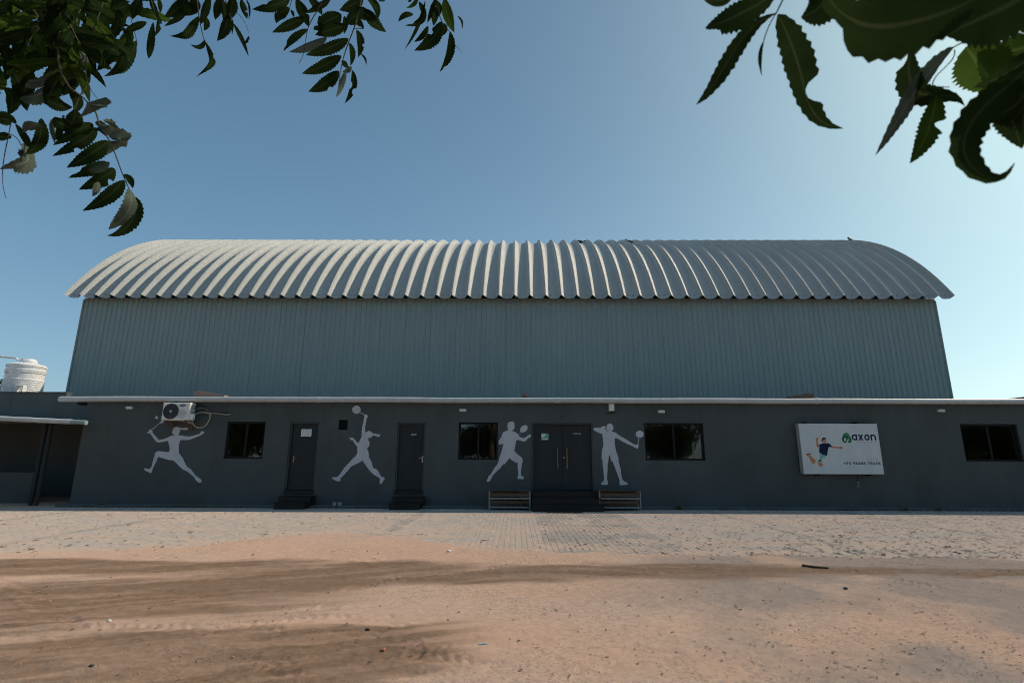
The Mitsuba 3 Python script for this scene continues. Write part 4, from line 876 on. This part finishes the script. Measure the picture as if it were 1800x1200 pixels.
# dense crown corner at top left: compound leaves of paired leaflets
for j in range(15):
    x0, y0 = rng.uniform(-60, 225), rng.uniform(-90, 20); Yj = rng.uniform(1.0, 1.7)
    ang = rng.uniform(60, 135); ln = rng.uniform(90, 170)
    tip = (x0+ln*math.cos(math.radians(ang)), min(y0+ln*math.sin(math.radians(ang)), 175))
    rac = curve([at(x0, y0, Yj), at((x0+tip[0])/2+rng.normal(0, 8), (y0+tip[1])/2, Yj), at(tip[0], tip[1], Yj)], 12)
    obj('twig', tube(rac, np.linspace(.0022, .0012, 12), 5), 'twig_bark', neem)
    for kk in range(5):
        q = .15+.2*kk; bx0, by0 = x0+(tip[0]-x0)*q, y0+(tip[1]-y0)*q
        for sd in (-1, 1):
            a = math.radians(ang + sd*rng.uniform(30, 70)); l = rng.uniform(55, 95)
            ex, ey = bx0+l*math.cos(a), by0+l*math.sin(a)
            if ey > 185 or (ex > 240 and ey > 40): continue
            leaf([(bx0, by0, rng.normal(0, .02)), ((bx0+ex)/2+rng.normal(0, 5), (by0+ey)/2+rng.normal(0, 5), rng.normal(0, .03)), (ex, ey, rng.normal(0, .06))], rng.uniform(14, 23),
                 m=rng.choice(['leaf_mature', 'leaf_mature', 'leaf_mature', 'leaf_backlit_lime']), Y=Yj, roll=rng.uniform(-.9, .9), n=10)
zl((0, 0), 7.06, [([(300,420),(220,600),(150,760)], 130, D_), ([(760,560),(620,720),(480,780)], 150, P_), ([(640,980),(450,1000),(210,1010)], 130, P_), ([(600,1060),(460,1180),(220,1170)], 150, P_), ([(960,1000),(1040,1060),(1010,1180)], 100, P_), ([(1010,640),(1040,740),(950,800)], 90, P_), ([(1060,800),(1080,980),(1040,1140)], 70, D_),
    ([(30,620),(100,820),(60,1010)], 130, G_), ([(900,760),(860,1000),(780,1190)], 190, D_), ([(780,900),(650,1100),(560,1300)], 200, D_), ([(160,900),(240,1080),(180,1300)], 160, D_), ([(420,900),(300,1150),(340,1380)], 160, D_), ([(560,1180),(700,1300),(900,1330)], 170, D_), ([(40,1100),(150,1250),(90,1430)], 150, D_), ([(850,1130),(960,1280),(900,1420)], 120, D_),
    ([(1420,480),(1330,720),(1200,880)], 140, D_), ([(1480,600),(1500,800),(1290,950)], 110, D_), ([(1090,520),(1120,680),(1195,910)], 85, D_), ([(720,820),(760,880),(740,960)], 80, L_), ([(120,740),(190,800),(200,900)], 90, L_)], Y=1.15)
# twigs
def twig(pts, r0, r1, m='twig_bark'): obj('twig', tube(curve([at(*q) for q in pts], 20), np.linspace(r0, r1, 20), 6), m, neem, smooth=True)
z2 = lambda x, y, Y=1.05: (x/4.615, 160+y/4.615, Y)
twig([(60, -160, 1.05), (110, 20, 1.05), z2(620, 20), z2(760, 130), z2(800, 260), z2(880, 390), z2(945, 540), z2(1000, 690), z2(1050, 800)], .0035, .0011)
twig([z2(700, -40), z2(640, 60), z2(600, 150)], .0014, .001); twig([z2(90, 250), z2(50, 450), z2(20, 700), z2(50, 870)], .0012, .0006); twig([z2(170, 440), z2(120, 370), z2(80, 350)], .001, .001)
twig([(150, -120, 1.1), (165, 50, 1.1), (150, 120, 1.1), (172, 175, 1.1)], .002, .0008); twig([(20, -100, 1.1), (60, 20, 1.1), (105, 75, 1.1)], .0035, .002)
z3 = lambda x, y, Y=1.2: (200+x/6.923, y/6.923, Y)
twig([z3(1000, -300), z3(1020, 60), z3(1060, 330), z3(1110, 520)], .0022, .001); twig([z3(420, -300), z3(470, 60), z3(520, 210)], .002, .001); twig([z3(1340, -300), z3(1380, 80), z3(1440, 250)], .002, .001); twig([z3(1500, 160), z3(1590, 270), z3(1640, 400)], .0008, .0006)
z4 = lambda x, y, Y=1.15: (440+x/6.315, y/6.315, Y)
twig([z4(1250, -300), z4(1200, 150), z4(1150, 320), z4(1060, 560), z4(1000, 800), z4(985, 900)], .0026, .0009); twig([z4(460, -250), z4(450, 40), z4(430, 100)], .0016, .001); twig([z4(850, -250), z4(780, 60), z4(640, 320), z4(600, 560), z4(540, 705)], .002, .0007); twig([z4(1150, 320), z4(1200, 320), z4(1260, 320)], .001, .001)
z5 = lambda x, y, Y=1.1: (600+x/6.317, y/6.317, Y)
twig([z5(1000, -300), z5(1060, 20), z5(1110, 230), z5(1200, 350)], .0022, .0009); twig([z5(1260, 500), z5(1300, 540), z5(1335, 585)], .0006, .0004)
z6 = lambda x, y, Y=.42: (1210+x/5, y/5, Y)
twig([z6(950, -300), z6(830, 0), z6(772, 118)], .0012, .0007); twig([z6(772, 118), z6(700, 250), z6(660, 370)], .0006, .0005); twig([z6(772, 118), z6(690, 160), z6(600, 210)], .0007, .0005)
z7 = lambda x, y, Y=.42: (1400+x/3.6375, y/3.6375, Y)
twig([z7(1200, -200), z7(1090, 260), z7(1010, 300), z7(940, 350)], .0010, .0006); twig([z7(1010, 320), z7(920, 460), z7(870, 550), z7(890, 600)], .0005, .0005); twig([z7(820, 550), z7(900, 555), z7(980, 558)], .0005, .0004)
# limbs and trunk of the same tree, over and behind the viewer
tb = np.array([-1.6, -2.6, -.05])
obj('trunk', tube(curve([tb, tb+[.05, .05, 1.], tb+[-.02, .15, 2.1], tb+[.1, .35, 3.2]], 20), np.r_[np.linspace(.26, .19, 6), np.linspace(.185, .15, 14)], 14), 'bark', neem, smooth=True)
for pts, r in (([tb+[.08, .3, 3.0], (-1.2, -1., 3.6), (-1.0, .4, 3.55), (-.9, 1.0, 3.15)], .08), ([tb+[.08, .3, 2.9], (-.6, -1.2, 3.5), (.1, -.1, 3.2), (.55, .35, 2.55)], .06), ([tb+[.08, .33, 3.1], (-2.4, -2.2, 4.4), (-3.2, -1.8, 5.2)], .09), ([tb+[.1, .34, 3.15], (-1.2, -2.9, 4.5), (-.6, -3.4, 5.4)], .09)):
    obj('branch', tube(curve(pts, 20), np.linspace(r, r*.18, 20), 8), 'bark', neem, smooth=True)
for a, b in (((-.95, .8, 3.3), at(60, -160, 1.05)), ((-.9, 1.0, 3.15), at(150, -120, 1.1)), ((-.9, 1.0, 3.15), at(*z3(1000, -300))), ((-.9, 1., 3.15), at(*z3(420, -300))), ((-.9, 1., 3.15), at(*z3(1340, -300))), ((-.9, 1., 3.15), at(*z4(1250, -300))), ((-.9, 1., 3.15), at(*z4(850, -250))), ((-.9, 1., 3.15), at(*z5(1000, -300))),
             ((.55, .35, 2.55), at(*z6(950, -300))), ((.55, .35, 2.55), at(*z7(1200, -200)))):
    a, b = np.array(a), np.array(b); obj('twig', tube(curve([a, (a+b)/2+[0, 0, .05], b], 10), np.linspace(.006, .0022, 10), 6), 'twig_bark', neem)
def leaf_cloud(c, rad, n, L, seed):
    r_ = np.random.default_rng(seed); d = r_.normal(size=(n, 3)); d /= np.linalg.norm(d, axis=1, keepdims=True)
    rr = r_.random(n)**.45; p = np.array(c) + d*rr[:, None]*np.array(rad)
    keep = meshkit.fbm(p*1.1/np.mean(rad)*2.2, 3, seed % 100) > .42; p = p[keep]; n = len(p)
    t_ = r_.normal(size=(n, 3)); t_[:, 2] -= .6; t_ /= np.linalg.norm(t_, axis=1, keepdims=True)
    s_ = np.cross(t_, r_.normal(size=(n, 3))); s_ /= np.linalg.norm(s_, axis=1, keepdims=True)
    l = L*r_.uniform(.6, 1.2, (n, 1))
    v = np.stack([p-t_*l/2, p+s_*l*.17, p+t_*l/2, p-s_*l*.17], 1).reshape(-1, 3)
    return v, np.arange(4*n).reshape(-1, 4)
vs, fs = [], []; o = 0
for i, (c, rad, n) in enumerate([((-2.6, -2.2, 4.9), (1.6, 1.6, 1.1), 3000), ((-.8, -3.2, 5.1), (1.6, 1.5, 1.1), 3000), ((-1.1, -.6, 4.2), (1.2, 1.2, .6), 1600), ((.3, -.6, 3.7), (.8, .8, .5), 900)]):
    v, f = leaf_cloud(c, rad, n, .12, 40+i); vs.append(v); fs.append(f+o); o += len(v)
obj('crown', (np.vstack(vs), np.vstack(fs)), 'crown_leaf', neem, kind='stuff')
def tree(x, y, h, r, lab, seed, grp=None):
    k = thing('shade_tree', lab, 'tree', grp); r_ = np.random.default_rng(seed)
    obj('trunk', tube(curve([(x, y, -.1), (x+.1, y, h*.3), (x+.05, y+.1, h*.7)], 12), np.linspace(.22, .07, 12), 10), 'bark', k, smooth=True)
    vs, fs, o = [], [], 0
    for i in range(9):
        a = r_.uniform(0, 6.28); q = r_.uniform(.2, .75)*r; c = (x+q*math.cos(a), y+q*math.sin(a), h*r_.uniform(.28, .82))
        v, f = leaf_cloud(c, np.array([.55, .55, .42])*r, 1500, .38, seed*10+i); vs.append(v); fs.append(f+o); o += len(v)
    obj('crown', (np.vstack(vs), np.vstack(fs)), 'crown_leaf', k, kind='stuff')
q = at(-28, 655, 34.); tree(q[0]-1.2, 34., q[2]+1.0, 3.2, 'dark green tree at the left edge behind the water tank', 3)
for i, (x, y, h, r) in enumerate(((-31, -15, 6, 3.6), (-25, -16, 6.5, 3.8), (-19, -15, 6, 3.4), (-8, -15, 6, 3.4), (-3, -16, 6.5, 3.6), (2, -15, 6, 3.2), (13, -16, 5.6, 3.4), (40, -15, 5.4, 3.6), (47, -16, 5.6, 3.8))):
    tree(x, y, h, r, f'dark {["tall", "broad", "round", "leaning", "dense", "short", "low", "small", "wide"][i]} tree across the yard, seen only mirrored in the window glass', 11+i, 'trees mirrored in the windows')
